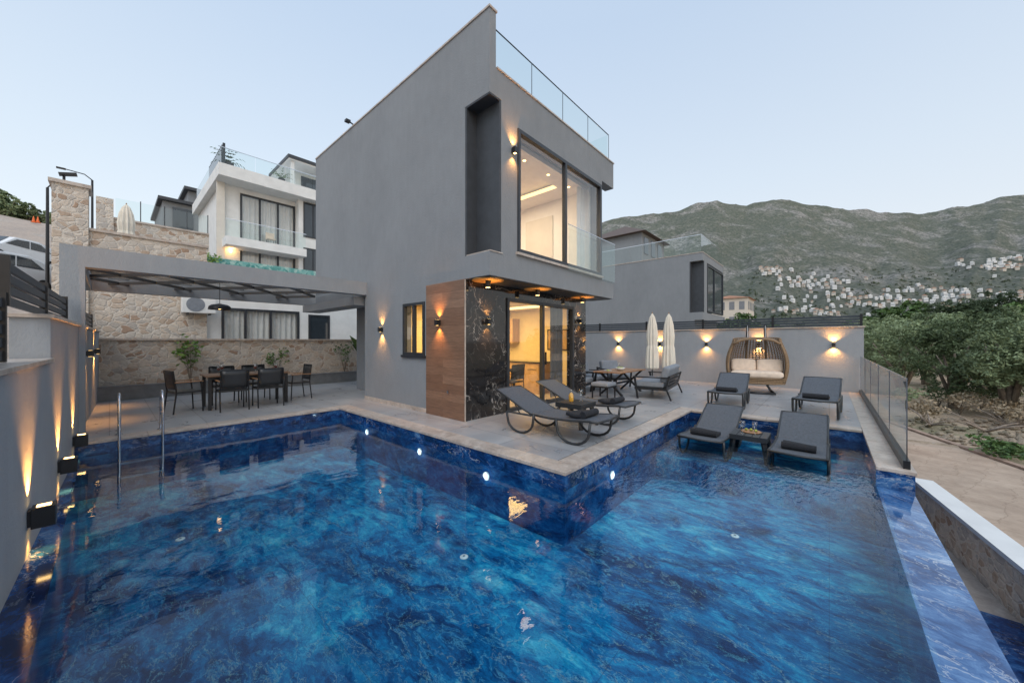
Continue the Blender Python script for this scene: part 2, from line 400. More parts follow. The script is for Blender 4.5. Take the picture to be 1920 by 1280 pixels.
def m_paver():
    m, nt, out = nodes('driveway pavers'); v = coords(nt, (1,1,1), (0,0,R(18)))
    br = N(nt, 'ShaderNodeTexBrick')
    for k, x in (('Scale',1),('Mortar Size',.010),('Brick Width',.7),('Row Height',.45),('Bias',0)): br.inputs[k].default_value = x
    br.inputs['Color1'].default_value = (.47,.365,.285,1); br.inputs['Color2'].default_value = (.51,.405,.32,1); br.inputs['Mortar'].default_value = (.40,.31,.24,1)
    lk(nt, warp(nt, v, 1.6, .7), br.inputs['Vector'])
    n = noise_n(nt, v, 1.6, 10, .75)
    c = mix(nt, .8, br.outputs[0], ramp(nt, n.outputs[0], [(.3,(.62,.58,.55)),(.65,(1.1,1.08,1.05))]), 'MULTIPLY')
    finish(nt, out, c, .9, 0, n.outputs[0], .4, .02, .2); return m
M['paver'] = m_paver()
def m_mosaic():
    m, nt, out = nodes('green mosaic'); v = coords(nt)
    vo = N(nt, 'ShaderNodeTexVoronoi'); vo.inputs['Scale'].default_value = 9; lk(nt, v, vo.inputs['Vector'])
    sp = N(nt, 'ShaderNodeSeparateColor'); lk(nt, vo.outputs['Color'], sp.inputs[0])
    finish(nt, out, ramp(nt, sp.outputs[0], [(0,(.05,.22,.2)),(.5,(.14,.36,.33)),(1,(.36,.52,.46))]), .2); return m
M['mosaic'] = m_mosaic()
def m_mountain():
    m, nt, out = nodes('scrub and rock with haze tint'); v = coords(nt, (.01,.01,.016))
    n = noise_n(nt, v, .7, 12, .76, .7); n2 = noise_n(nt, v, 6, 10, .8)
    vo = N(nt, 'ShaderNodeTexVoronoi'); vo.inputs['Scale'].default_value = 12; lk(nt, warp(nt, v, 5, .12), vo.inputs['Vector'])
    base = ramp(nt, n2.outputs[0], [(.36,(.088,.100,.060)),(.5,(.140,.148,.095)),(.59,(.215,.205,.15)),(.70,(.38,.345,.30))])
    rock = ramp(nt, n2.outputs[0], [(.36,(.18,.165,.135)),(.48,(.31,.285,.25)),(.60,(.51,.47,.43))])
    f = math_n(nt, 'MULTIPLY', ramp(nt, n.outputs[0], [(.50,0),(.58,1)]), .85)
    c = mix(nt, f, base, rock)
    c = mix(nt, ramp(nt, vo.outputs['Distance'], [(.28,.8),(.44,0)]), c, (.060,.074,.045))
    c = mix(nt, .14, c, (.33,.39,.45))  # blue-grey distance haze blended into the scrub and rock colour
    b = noise_n(nt, v, 7, 10, .8)
    finish(nt, out, c, .95, 0, b.outputs[0], .9, 11, .1); return m
M['mountain'] = m_mountain()

# ------------------------------------------------------------------ world, light, camera
w = bpy.data.worlds.new('World'); sc.world = w; w.use_nodes = True
nt = w.node_tree; nt.nodes.clear()
wo = nt.nodes.new('ShaderNodeOutputWorld'); tc = nt.nodes.new('ShaderNodeTexCoord'); sp = nt.nodes.new('ShaderNodeSeparateXYZ')
nt.links.new(tc.outputs['Generated'], sp.inputs[0])
g = ramp(nt, sp.outputs[2], [(0,(.73,.75,.785)),(.12,(.73,.76,.81)),(.35,(.63,.71,.81)),(.65,(.50,.61,.77)),(1,(.48,.60,.77))])
bg = nt.nodes.new('ShaderNodeBackground'); bg.inputs[1].default_value = 1.03; nt.links.new(g, bg.inputs[0])
sky = nt.nodes.new('ShaderNodeTexSky'); sky.sky_type = 'NISHITA'; sky.sun_disc = False; sky.sun_elevation = R(6); sky.sun_rotation = R(200)
bg2 = nt.nodes.new('ShaderNodeBackground'); bg2.inputs[1].default_value = .05; nt.links.new(sky.outputs[0], bg2.inputs[0])
ad = nt.nodes.new('ShaderNodeAddShader'); nt.links.new(bg.outputs[0], ad.inputs[0]); nt.links.new(bg2.outputs[0], ad.inputs[1]); nt.links.new(ad.outputs[0], wo.inputs[0])
sl = bpy.data.lights.new('sun', 'SUN'); sl.energy = 1.5; sl.angle = R(40); sl.color = (1,.97,.94)
so = bpy.data.objects.new('sun', sl); col.objects.link(so); so.rotation_euler = (R(44), 0, R(-52)); so.location = (-5,-5,20)
cam = bpy.data.cameras.new('camera'); cam.sensor_width = 36; cam.lens = FPX/1920*36; cam.clip_start = .05; cam.clip_end = 6000
co = bpy.data.objects.new('camera', cam); col.objects.link(co); co.location = (0,0,EYE); co.rotation_euler = (R(90),0,AZ-R(90)); sc.camera = co
sc.view_settings.view_transform = 'Standard'; sc.view_settings.look = 'None'; sc.view_settings.exposure = 0

def lamp(kind, loc, power, color=(1,.58,.22), to=None, size=None, angle=None, radius=.008):
    l = bpy.data.lights.new(kind.lower()+'_light', kind); l.energy = power; l.color = color
    if kind == 'AREA': l.size = size or 1
    else: l.shadow_soft_size = radius
    if kind == 'SPOT': l.spot_size = angle or R(80); l.spot_blend = 1.0
    o = bpy.data.objects.new(kind.lower()+'_light', l); col.objects.link(o); o.location = loc
    if to is not None:
        o.rotation_euler = Vector(to).to_track_quat('-Z','Y').to_euler()
    return o

# ------------------------------------------------------------------ helpers for architecture
def wall(mb, axis, p0, p1, a0, a1, z0, z1, ops=()):
    cuts = sorted({a0, a1, *[o[0] for o in ops], *[o[1] for o in ops]})
    for u, v in zip(cuts[:-1], cuts[1:]):
        segs = [(z0, z1)]
        for o in ops:
            if o[0] <= u and o[1] >= v:
                ns = []
                for s0, s1 in segs:
                    if o[2] > s0: ns.append((s0, min(s1,o[2])))
                    if o[3] < s1: ns.append((max(s0,o[3]), s1))
                segs = ns
        for s0, s1 in segs:
            if axis == 'x': mb.box(u,v,p0,p1,s0,s1)
            else: mb.box(p0,p1,u,v,s0,s1)
    return mb
def frame(mb, axis, p0, p1, a0, a1, z0, z1, t, mull=()):
    def b(u,v,s,e):
        if axis == 'x': mb.box(u,v,p0,p1,s,e)
        else: mb.box(p0,p1,u,v,s,e)
    b(a0,a0+t,z0,z1); b(a1-t,a1,z0,z1); b(a0+t,a1-t,z0,z0+t); b(a0+t,a1-t,z1-t,z1)
    for m_ in mull: b(m_-t/2,m_+t/2,z0+t,z1-t)
    return mb
def pane(axis, p, a0, a1, z0, z1):
    mb = MB()
    if axis == 'x': mb.quad((a0,p,z0),(a1,p,z0),(a1,p,z1),(a0,p,z1))
    else: mb.quad((p,a0,z0),(p,a1,z0),(p,a1,z1),(p,a0,z1))
    return mb
def curtain(axis, p, a0, a1, z0, z1, amp=.04, wl=.16):
    n = max(8, int((a1-a0)/wl*6))
    def fn(u, v):
        a = a0+(a1-a0)*u; q = p+amp*math.sin(a/wl*2*math.pi)+amp*.4*math.sin(a*7)
        return (a,q,z0+(z1-z0)*v) if axis == 'x' else (q,a,z0+(z1-z0)*v)
    return MB().grid(fn, n, 1)

# ================================================================== GROUND, POOL, TERRACE
WZ = -.20
structure(MB().box(-2500,2500,-2500,2500,-3.3,-3.0), 'ground', M['plain'])
mb = MB()
mb.box(3.75,14.6,2.57,14.2,-.9,0); mb.box(-.5,3.75,8.57,14.2,-.9,0); mb.box(8.72,14.6,-.42,2.57,-.9,0)
structure(mb, 'terrace_floor', M['tile'])
mb = MB()
def cope(x0,x1,y0,y1,step=.75):
    if x1-x0 > y1-y0:
        n = max(1, round((x1-x0)/step))
        for i in range(n): mb.box(x0+(x1-x0)*i/n, x0+(x1-x0)*(i+1)/n-.004, y0, y1, -.036, .004)
    else:
        n = max(1, round((y1-y0)/step))
        for i in range(n): mb.box(x0, x1, y0+(y1-y0)*i/n, y0+(y1-y0)*(i+1)/n-.004, -.036, .004)
cope(3.45,3.75,2.25,8.55); cope(3.754,8.70,2.25,2.55); cope(-.34,3.446,8.25,8.55); cope(8.40,8.70,-.415,2.246); cope(6.10,14.6,-.75,-.42)
structure(mb, 'pool_coping', M['coping'], bevel=.004)
def basin(z0, z1):
    mb = MB()
    mb.box(3.47,3.745,2.27,8.565,z0,z1); mb.box(3.745,8.72,2.27,2.565,z0,z1); mb.box(-.6,3.47,8.27,8.565,z0,z1); mb.box(8.42,8.715,-.42,2.27,z0,z1)
    return mb
mb = basin(WZ-.02,-.037); mb.box(6.1,14.6,-.735,-.42,-3,-.037)
mb.box(-.9,-.28,-.7,8.27,-1,WZ-.022)
structure(mb, 'pool_wall', M['sodalite'])
structure(basin(-.9,WZ-.02), 'pool_side', M['poolside'])
mb = MB(); mb.prism([(-.42,-3),(-.42,WZ-.018),(-.73,WZ-.05),(-.73,-3)], 'x', -.8, 6.1)
structure(mb, 'overflow_edge', M['edge'])
mb = MB(); mb.box(-.28,3.47,-.42,8.27,-.95,-.85); mb.box(3.47,6.35,-.42,2.27,-.95,-.85); mb.box(6.35,8.42,-.42,2.27,-.95,-.47)
structure(mb, 'pool_floor', M['poolfloor'])
mb = MB(); mb.add([(-.285,-.44,WZ),(8.43,-.44,WZ),(8.43,2.28,WZ),(3.48,2.28,WZ),(3.48,8.28,WZ),(-.285,8.28,WZ)], [(0,1,2,3,4,5)])
structure(mb, 'pool_water', M['water'])
for (px, py) in ((870,1043),(1378,1004),(338,1010)):
    q = P(px,py,Z=-.845)
    t = thing('pool_drain', {870:'white round floor drain in the middle of the pool', 1378:'white round floor drain in the right leg of the pool', 338:'white round floor drain in the left part of the pool near the ladder'}[px], 'drain', (q.x,q.y,-.85))
    MB().lathe([(.045,0),(.045,.006),(.036,.012)], (q.x,q.y,-.849), 18).build('cover', M['plate'], t)
    MB().lathe([(.014,0),(.014,.004)], (q.x,q.y,-.837), 10).build('screw_cap', M['cushion'], t)
def pool_lamp(loc, nrm, label):
    t = thing('pool_light', label, 'pool light', loc)
    m4 = Vector((0,0,1)).rotation_difference(Vector(nrm)).to_matrix().to_4x4(); T = Matrix.Translation(Vector(loc)) @ m4
    MB().lathe([(.06,0),(.06,.012),(.048,.016)], n=20).xf(T).build('rim', M['plate'], t, smooth=False)
    MB().lathe([(.042,.0165),(.034,.024),(.001,.028)], n=20).xf(T).build('lens', M['poollight'], t)
    lamp('POINT', Vector(loc)+Vector(nrm)*.09, .8, (.8,.93,1))
pool_lamp((3.468,7.0,-.33), (-1,0,0), 'lit round pool light farthest back on the wall below the house')
pool_lamp((3.468,5.15,-.35), (-1,0,0), 'lit round pool light midway along the wall below the house')
pool_lamp((3.468,3.55,-.36), (-1,0,0), 'lit round pool light near the outer corner, left side')
pool_lamp((4.65,2.268,-.36), (0,-1,0), 'lit round pool light on the right hand wall of the corner')
t = thing('pool_ladder', 'chrome pool ladder with two bent handrails at the far left edge of the pool', 'pool ladder', (.34,8.4,0))
for x in (.10,.58):
    pts = [(x,8.52,0),(x,8.52,.45)]
    for k in range(9):
        a = math.pi*k/8; pts.append((x, 8.34+.18*math.cos(a), .5+.18*math.sin(a)))
    pts += [(x,8.16,.3),(x,8.15,-.1),(x,8.17,-.5),(x,8.22,-.7)]
    MB().tube(pts, .019, 12).build('handrail', M['chrome'], t, smooth=True)
for z in (-.38,-.6): MB().box(.10,.58,8.13,8.21,z-.015,z+.015).build('step', M['chrome'], t)
for x in (.10,.58): MB().lathe([(.05,.004),(.05,.016),(.03,.028)], (x,8.52,0), 16).build('flange', M['chrome'], t)

# ================================================================== LEFT SITE WALL
def WX(y): return -.569+.0275*y
t = thing('site_wall', 'grey rendered wall with stone coping along the left side of the pool', 'wall', (-.5,6,0))
def lwall(y0,y1,z0,z1,name,mat,over=0):
    mb = MB(); a, b = WX(y0)+over, WX(y1)+over
    mb.add([(a,y0,z0),(a-.25-2*over,y0,z0),(b-.25-2*over,y1,z0),(b,y1,z0),(a,y0,z1),(a-.25-2*over,y0,z1),(b-.25-2*over,y1,z1),(b,y1,z1)],
           [(0,1,2,3),(4,7,6,5),(0,4,5,1),(1,5,6,2),(2,6,7,3),(3,7,4,0)])
    return mb.build(name, mat, t, bevel=.004 if over else 0)
lwall(-3,6.0,-1,1.29,'lower_wall',M['stucco2']); lwall(6.0,14.2,-1,1.74,'upper_wall',M['stucco2'])
lwall(-3,5.97,1.29,1.33,'coping',M['coping'],.03); lwall(5.97,14.2,1.74,1.78,'coping',M['coping'],.03)
def louvre(name, label, p, q, z0, z1, n, posts, group=None):
    p = Vector(p); q = Vector(q); t = thing(name, label, 'fence', (p.x,p.y,z0))
    d = q-p
    pitch = (z1-z0)/n
    for k in range(n):
        z = z0+pitch*(k+.5)
        MB().bar((p.x,p.y,z),(q.x,q.y,z),.03,pitch*.72).build('slat', M['louvre'], t)
    for k in range(posts+1):
        c = p+d*k/posts
        MB().box(c.x-.03,c.x+.03,c.y-.03,c.y+.03,z0,z1+.03).build('post', M['metal'], t)
    return t
louvre('louvre_fence','dark louvre fence on the low near end of the left wall',(WX(1)-.14,1,0),(WX(4.9)-.14,4.9,0),1.335,1.86,5,2)
louvre('louvre_fence','dark louvre fence panel on the left wall just before the pergola post',(WX(4.95)-.13,4.95,0),(WX(8.8)-.13,8.8,0),1.785,2.16,4,2)
louvre('louvre_fence','dark louvre fence on the left wall beside the dining terrace',(WX(9.3)-.13,9.3,0),(WX(14)-.13,14,0),1.785,2.16,4,2)

# ================================================================== WALL LAMPS
def make_lamp(sz, name):
    r = thing(name, None, 'wall lamp')
    MB().box(0,.018,-.4*sz,.4*sz,-.5*sz,.5*sz).build('bracket', M['metal'], r)
    MB().box(.018,.018+sz,-.5*sz,.5*sz,-.65*sz,.65*sz).build('shade', M['metal'], r, bevel=.004)
    c = .018+sz*.5
    for s_ in (1,-1):
        z = s_*(.65*sz+.002)
        MB().quad((c-.3*sz,-.3*sz,z),(c+.3*sz,-.3*sz,z),(c+.3*sz,.3*sz,z),(c-.3*sz,.3*sz,z)).build('lens', M['warm'], r)
    return Stock(r)
lamp_s = make_lamp(.085,'wall_lamp'); lamp_b = make_lamp(.125,'pool_wall_lamp')
def wl(st, sz, loc, nrm, label, up=30, down=30, group=None, ang=95, tilt=.12):
    rz = math.atan2(nrm[1], nrm[0]); st.place(loc, rz, label, group=group)
    c = Vector(loc)+Vector((nrm[0],nrm[1],0))*(.018+sz*.6)
    for s_, p_ in ((1,up),(-1,down)):
        if p_: lamp('SPOT', c+Vector((0,0,s_*(.65*sz+.012))), p_, (1,.43,.10), (-nrm[0]*tilt,-nrm[1]*tilt,s_), angle=R(ang))
for y, lb in ((4.82,'large black box lamp low on the left wall, nearest the camera'),(6.55,'large black box lamp low on the left wall, middle of three'),(8.05,'large black box lamp low on the left wall, beside the pool corner')):
    wl(lamp_b,.125,(WX(y),y,.08),(1,0),lb,130,22,ang=76,tilt=.2)
wl(lamp_s,.085,(WX(10.1),10.1,1.28),(1,0),'black wall lamp high on the left wall under the pergola, nearer one',40,80)
wl(lamp_s,.085,(WX(12.2),12.2,1.28),(1,0),'black wall lamp high on the left wall under the pergola, farther one',40,80)
HX = 4.42
def onX(px,py): return P(px,py,X=HX)
q = onX(717,618); wl(lamp_s,.085,(HX,q.y,q.z),(-1,0),'lit black wall lamp on grey facade left of the small window',30,38)
q = onX(826,605); wl(lamp_s,.085,(HX-.022,q.y,q.z),(-1,0),'lit black wall lamp on the wood cladding',34,34)
q = P(914,603,Y=5.08); wl(lamp_s,.085,(q.x,5.1,q.z),(0,-1),'lit black wall lamp on the black marble left of the sliding door',26,26)
q = P(961,284,Y=4.45); wl(lamp_s,.085,(q.x,4.45,q.z),(0,-1),'lit black wall lamp on the upper floor beside the big window',40,22)
for px, lb in ((1160,'leftmost lit wall lamp on the terrace back wall, behind the armchairs'),(1238,'lit wall lamp on the terrace back wall between the two parasols'),(1325,'lit wall lamp on the terrace back wall between parasols and swing chair'),(1423,'lit wall lamp on the terrace back wall behind the swing chair'),(1563,'lit wall lamp at the right end of the terrace back wall')):
    q = P(px,644,X=14.5); wl(lamp_s,.085,(14.5,q.y,1.40),(-1,0),lb,50,50,ang=125)
q = P(1086,602,Y=5.08); wl(lamp_s,.085,(q.x,5.1,q.z),(0,-1),'lit black wall lamp on the marble right of the sliding door',18,18)

# ================================================================== VILLA
V = thing('villa', 'modern grey two storey villa with projecting upper floor above the corner of the pool', 'house', (HX,5.1,0))
X0,X1,Y0,Y1 = HX,9.22,4.45,12.39
mb = MB(); wall(mb,'y',X0,X0+.2,5.3,9.05,0,2.67,[(6.38,7.2,1.2,2.34)]); mb.box(X0+.2,8.85,8.85,9.05,0,2.67); mb.box(8.65,8.85,5.3,8.85,0,2.67)
mb.box(5.2,8.85,9.05,11.2,0,2.67)
mb.build('ground_wall', M['stucco'], V)
mb = MB(); wall(mb,'x',5.1,5.3,X0,8.85,0,2.667,[(5.57,8.2,0,2.42)]); mb.build('marble_wall', M['bmarble'], V)
MB().box(X0-.022,X0-.001,5.08,6.31,0,2.666).build('wood_cladding', M['woodpanel'], V)
MB().box(X0-.03,X0-.001,5.075,5.08,0,2.66).build('corner_trim', M['coping'], V)
MB().box(X0-.012,X0-.001,6.312,9.05,0,.09).build('skirting', M['coping'], V)
MB().box(X0,X1,Y0,Y1,2.67,3.09).build('floor_slab', M['stucco'], V)
MB().box(X0+.07,X1-.05,Y0+.07,5.095,2.655,2.668).build('soffit', M['dark'], V)
mb = MB(); mb.box(X0,X0+.16,5.1,Y1,3.09,7.36); mb.box(X0,X0+.16,Y0,5.1,5.88,7.36); mb.build('side_wall', M['stucco'], V)
mb = MB(); wall(mb,'x',Y0,Y0+.25,4.72,8.56,3.09,5.88,[(5.165,8.5,3.2,5.56)]); mb.box(X0+.16,X1,Y0,Y0+.25,5.88,6.38); mb.box(8.56,X1,Y0,Y0+.25,5.7,5.88)
mb.box(4.72,4.92,4.7,5.1,3.09,5.88)
mb.build('front_wall', M['stucco'], V)
mb = MB(); mb.box(8.98,X1,6.3,Y1,3.09,5.98); mb.box(X0+.16,X1,Y1-.2,Y1,3.09,5.98); mb.box(X1-.2,X1,Y0+.25,Y1,5.98,6.38); mb.box(8.5,8.6,4.7,6.5,3.09,5.7); mb.build('rear_wall', M['stucco'], V)
MB().box(X0+.16,X1-.2,Y0+.25,Y1-.2,5.9,6.1).build('roof', M['stucco'], V)
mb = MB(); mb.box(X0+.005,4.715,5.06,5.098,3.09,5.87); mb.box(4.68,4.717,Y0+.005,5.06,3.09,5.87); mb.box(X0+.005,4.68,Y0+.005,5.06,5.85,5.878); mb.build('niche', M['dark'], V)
MB().box(X0-.02,X0+.18,Y0-.02,Y1,7.36,7.395).build('wall_coping', M['coping'], V)
MB().box(X0+.18,X1+.02,Y0-.02,Y0+.27,6.38,6.41).build('parapet_coping', M['coping'], V)
MB().box(X0,4.75,Y0-.012,5.06,3.091,3.11).build('niche_sill', M['coping'], V)
for k in range(4):
    a, b = 4.62+k*1.14, 4.62+(k+1)*1.14
    pane('x',Y0+.12,a,b-.015,6.41,7.2).build('balustrade_pane', M['rail'], V)
MB().bar((4.6,Y0+.12,7.205),(X1-.05,Y0+.12,7.205),.016).build('handrail', M['frame'], V)
for k in range(5): MB().box(4.614+k*1.14,4.624+k*1.14,Y0+.115,Y0+.125,6.41,7.2).build('balustrade_post', M['frame'], V)
pane('y',X1-.08,Y0+.15,Y1-.3,6.4,7.2).build('balustrade_pane', M['rail'], V)
wf = frame(MB(),'x',Y0-.03,Y0+.06,5.165,8.5,3.2,5.56,.07,(6.82,)).build('window', M['frame'], V)
pane('x',Y0+.02,5.235,6.785,3.27,5.49).build('pane', M['glass'], wf); pane('x',Y0+.03,6.855,8.43,3.27,5.49).build('pane', M['glass'], wf)
MB().box(5.12,8.55,Y0-.05,Y0-.001,3.15,3.199).build('sill', M['coping'], wf)
br = MB().bar((6.86,Y0-.06,4.14),(X1-.03,Y0-.06,4.14),.015).build('balcony_rail', M['chrome'], V)
pane('x',Y0-.06,6.86,X1-.03,3.11,4.13).build('pane', M['rail'], br); pane('y',X1-.03,Y0-.06,6.2,3.11,4.13).build('pane', M['rail'], br)
frame(MB(),'y',8.601,8.66,4.72,6.4,3.12,5.66,.06,(5.5,)).build('corner_window', M['frame'], V)
dr = frame(MB(),'x',5.07,5.17,5.57,8.2,0.01,2.42,.07,(6.85,)).build('sliding_door', M['frame'], V)
pane('x',5.12,5.64,6.81,.08,2.35).build('pane', M['glass'], dr); pane('x',5.14,6.89,8.13,.08,2.35).build('pane', M['glass'], dr)
MB().box(6.89,6.91,5.03,5.07,.95,1.25).build('handle', M['metal'], dr)
wn = frame(MB(),'y',X0-.03,X0+.05,6.38,7.2,1.2,2.34,.06,(6.79,)).build('window', M['frame'], V)
pane('y',X0+.01,6.44,7.14,1.26,2.28).build('pane', M['glass'], wn)
MB().box(X0-.05,X0-.001,6.33,7.25,1.15,1.199).build('sill', M['frame'], wn)
mb = MB(); mb.lathe([(.02,0),(.02,.05)],(X0-.05,5.55,.5),10); mb.box(X0-.05,X0-.02,5.53,5.57,.49,.51); mb.build('garden_tap', M['chrome'], V)
MB().box(4.98,5.1,5.085,5.099,.42,.52).build('socket', M['metal'], V)
# interiors
mb = MB(); mb.box(4.63,8.64,8.78,8.84,0.01,2.6); mb.box(8.58,8.64,5.32,8.78,.01,2.6); mb.box(4.63,4.66,5.32,6.3,.01,2.6); mb.build('interior_wall', M['room'], V)
MB().box(4.64,8.58,5.31,8.77,2.58,2.6).build('ceiling', M['room'], V)
mb = MB(); mb.box(4.66,5.3,5.32,8.77,2.44,2.575); mb.box(8.0,8.57,5.32,8.77,2.44,2.575); mb.build('ceiling_drop_ground', M['room'], V)
MB().box(4.64,8.58,5.31,8.77,.002,.012).build('interior_floor', M['coping'], V)
MB().box(7.985,7.998,5.4,8.7,2.45,2.52).build('cove_light', M['cove'], V)
curtain('x',5.42,7.6,8.2,.05,2.42).build('curtain', M['darkcurtain'], V, smooth=True)
t = thing('kitchen_unit','wooden kitchen cabinets with dark worktop seen through the sliding glass door','cabinet',(8.3,7.4,.012))
MB().box(8.0,8.57,6.1,8.7,.013,.88).build('base_cabinet', M['oak'], t); MB().box(8.25,8.57,7.3,8.7,1.45,2.2).build('wall_cabinet', M['oak'], t); MB().box(7.97,8.575,6.07,8.72,.88,.92).build('worktop', M['bmarble'], t)
for k in range(4): MB().box(7.985,7.998,6.2+k*.62,6.5+k*.62,.7,.72).build('handle', M['chrome'], t)
t = thing('wall_picture','dark framed picture on the inside wall behind the sliding door','picture',(8.57,5.95,1.5))
frame(MB(),'y',8.545,8.575,5.5,6.2,1.25,1.85,.03).build('frame',M['metal'],t); MB().box(8.555,8.57,5.53,6.17,1.28,1.82).build('canvas',M['oak'],t)
lamp('AREA',(6.4,7.0,2.5),185,(1,.64,.22),(0,0,-1),2.0)
mb = MB(); mb.box(4.93,8.49,9.0,9.06,3.1,5.7); mb.box(8.42,8.49,4.75,9.0,3.1,5.7); mb.box(4.925,4.95,5.1,9.0,3.1,5.7); mb.build('upper_interior_wall', M['roomw'], V)
MB().box(4.93,8.49,4.72,9.0,5.66,5.7).build('upper_ceiling', M['roomw'], V)
mb = MB(); mb.box(4.95,8.4,4.8,5.3,5.5,5.6); mb.box(4.95,5.6,5.3,9,5.5,5.6); mb.box(7.75,8.4,5.3,9,5.5,5.6); mb.build('ceiling_drop', M['roomw'], V)
mb = MB(); mb.box(7.735,7.748,5.32,8.9,5.5,5.6); mb.box(5.6,7.73,8.9,8.95,5.54,5.6); mb.build('upper_cove_light', M['cove'], V)
MB().box(8.395,8.418,5.9,6.9,3.1,5.1).build('inner_door', M['cream'], V)
MB().box(8.40,8.418,7.2,8.2,4.3,4.36).build('shelf_light', M['cove'], V)
MB().box(4.93,8.49,4.72,9.0,3.092,3.1).build('upper_interior_floor', M['teak'], V)
curtain('x',4.86,8.02,8.41,3.12,5.5).build('curtain', M['curtain'], V, smooth=True)
mb = MB()
for x, y in ((5.3,5.05),(6.1,5.05),(7.0,5.05),(7.9,5.05),(5.3,6.5),(5.3,8)): mb.lathe([(.035,0),(.035,.004)],(x,y,5.494),12)
mb.build('downlight', M['warm'], V)
lamp('AREA',(6.5,6.5,5.45),120,(1,.79,.53),(0,0,-1),1.6)
dl = thing('ceiling_spotlight', None, 'ceiling light')
MB().lathe([(.27,-.012),(.30,-.012),(.30,0)], n=32).build('ceiling_plate', M['brass'], dl)
MB().lathe([(.045,-.14),(.05,-.14),(.05,-.0125)], n=18).build('housing', M['metal'], dl, smooth=False)
MB().lathe([(.044,-.142),(.03,-.141)], n=18).build('lens', M['warm'], dl)
dl = Stock(dl)
for px, lb in ((915,'black cylinder spotlight on a round brass plate under the overhang at the house corner'),(1008,'black cylinder spotlight under the middle of the overhang'),(1092,'black cylinder spotlight at the far end of the overhang')):
    x = P(px,Y=4.8).x
    dl.place((x,4.8,2.655),0,lb)
    lamp('SPOT',(x,4.8,2.505),12,(1,.6,.25),(0,.1,-1),angle=R(75))
    lamp('SPOT',(x+.02,4.70,2.36),9,(1,.55,.18),(0,.15,1),angle=R(110),radius=.002)
t = thing('roof_lamp','small dark roof fitting sticking out above the long side wall','lamp',(X0,9.8,7.39))
MB().tube([(X0+.05,9.8,7.39),(X0+.05,9.8,7.46),(X0-.1,9.8,7.5)],.02,8).build('arm',M['metal'],t); MB().box(X0-.18,X0-.06,9.74,9.86,7.46,7.52).build('head',M['metal'],t)

# ================================================================== PERGOLA
PG = thing('pergola','grey pergola with lattice and smoked glass roof over the dining terrace','pergola',(-.4,9.05,0))
MB().box(-.52,-.26,8.95,9.2,-.3,3.03).build('post', M['stucco2'], PG)
MB().box(-.26,HX-.002,8.95,9.2,2.70,3.03).build('front_beam', M['stucco2'], PG)
MB().box(-.52,-.28,9.2,13.1,2.70,3.03).build('side_beam', M['stucco2'], PG); MB().box(-.28,HX+.3,12.9,13.1,2.70,3.03).build('rear_beam', M['stucco2'], PG)
MB().box(4.2,HX+.3,9.2,12.9,2.45,2.666).build('side_beam', M['stucco2'], PG)
mb = MB()
def cl(xa,xb,ya,yb,z):
    lo, hi = -.27, 4.19
    ta, tb = 0, 1
    for (e, sgn) in ((lo,1),(hi,-1)):
        fa, fb = sgn*(xa-e), sgn*(xb-e)
        if fa < 0 and fb < 0: return
        if fa < 0: ta = max(ta, fa/(fa-fb))
        if fb < 0: tb = min(tb, fa/(fa-fb))
    if tb-ta < .03: return
    L = lambda s: (xa+(xb-xa)*s, ya+(yb-ya)*s, z)
    mb.bar(L(ta),L(tb),.06,.06)
for k in range(-3,5):
    xa = k*1.15; xb = xa+2.6
    cl(xa,xb,9.22,12.88,2.88); cl(xb,xa,9.22,12.88,2.877)
mb.build('lattice', M['lattice'], PG)
MB().quad((-.27,9.21,2.95),(4.4,9.21,2.95),(4.4,12.89,2.95),(-.27,12.89,2.95)).build('glass_roof', M['smoked'], PG)
q = P(412,578,Y=10.5)
t = thing('pendant_lamp','black dome pendant lamp with gold inside hanging over the dining table','lamp',(q.x,10.5,q.z))
MB().tube([(q.x,10.5,2.84),(q.x,10.5,q.z+.11)],.006,6).build('cord',M['metal'],t)
MB().lathe([(.03,.11),(.05,.10),(.15,.08),(.20,.04),(.215,-.03),(.207,-.03),(.192,.035),(.14,.07)],(q.x,10.5,q.z),28).build('lamp_shade',M['metal'],t)
MB().lathe([(.02,.05),(.04,.02),(.02,-.02)],(q.x,10.5,q.z),12).build('bulb',M['warm'],t,smooth=True)

# ================================================================== DINING SET
def dining_chair():
    r = thing('dining_chair',None,'chair')
    for sx in (-1,1):
        MB().tube([(sx*.25,.22,0),(sx*.25,.20,.45),(sx*.25,.18,.64)],.014,8).build('leg',M['metal'],r)
        MB().tube([(sx*.25,-.27,0),(sx*.25,-.22,.45),(sx*.24,-.27,.88)],.014,8).build('leg',M['metal'],r)
        MB().bar((sx*.25,.22,.65),(sx*.25,-.25,.65),.045,.02).build('armrest',M['teak'],r,bevel=.005)
    mb = MB(); mb.bar((-.25,.2,.43),(.25,.2,.43),.025); mb.bar((-.25,-.22,.43),(.25,-.22,.43),.025); mb.bar((-.25,-.22,.43),(-.25,.2,.43),.025); mb.bar((.25,-.22,.43),(.25,.2,.43),.025); mb.build('seat_frame',M['metal'],r)
    MB().box(-.235,.235,-.21,.2,.435,.45).build('seat',M['plastic'],r)
    MB().grid(lambda u,v:(-.235+.47*u,-.222-.05*v-.02*math.sin(u*math.pi),.5+.37*v),6,4).build('backrest',M['plastic'],r,solid=.012,smooth=True)
    MB().tube([(-.24,-.27,.88),(.24,-.27,.88)],.014,8).build('top_rail',M['metal'],r)
    return Stock(r)
dc = dining_chair()
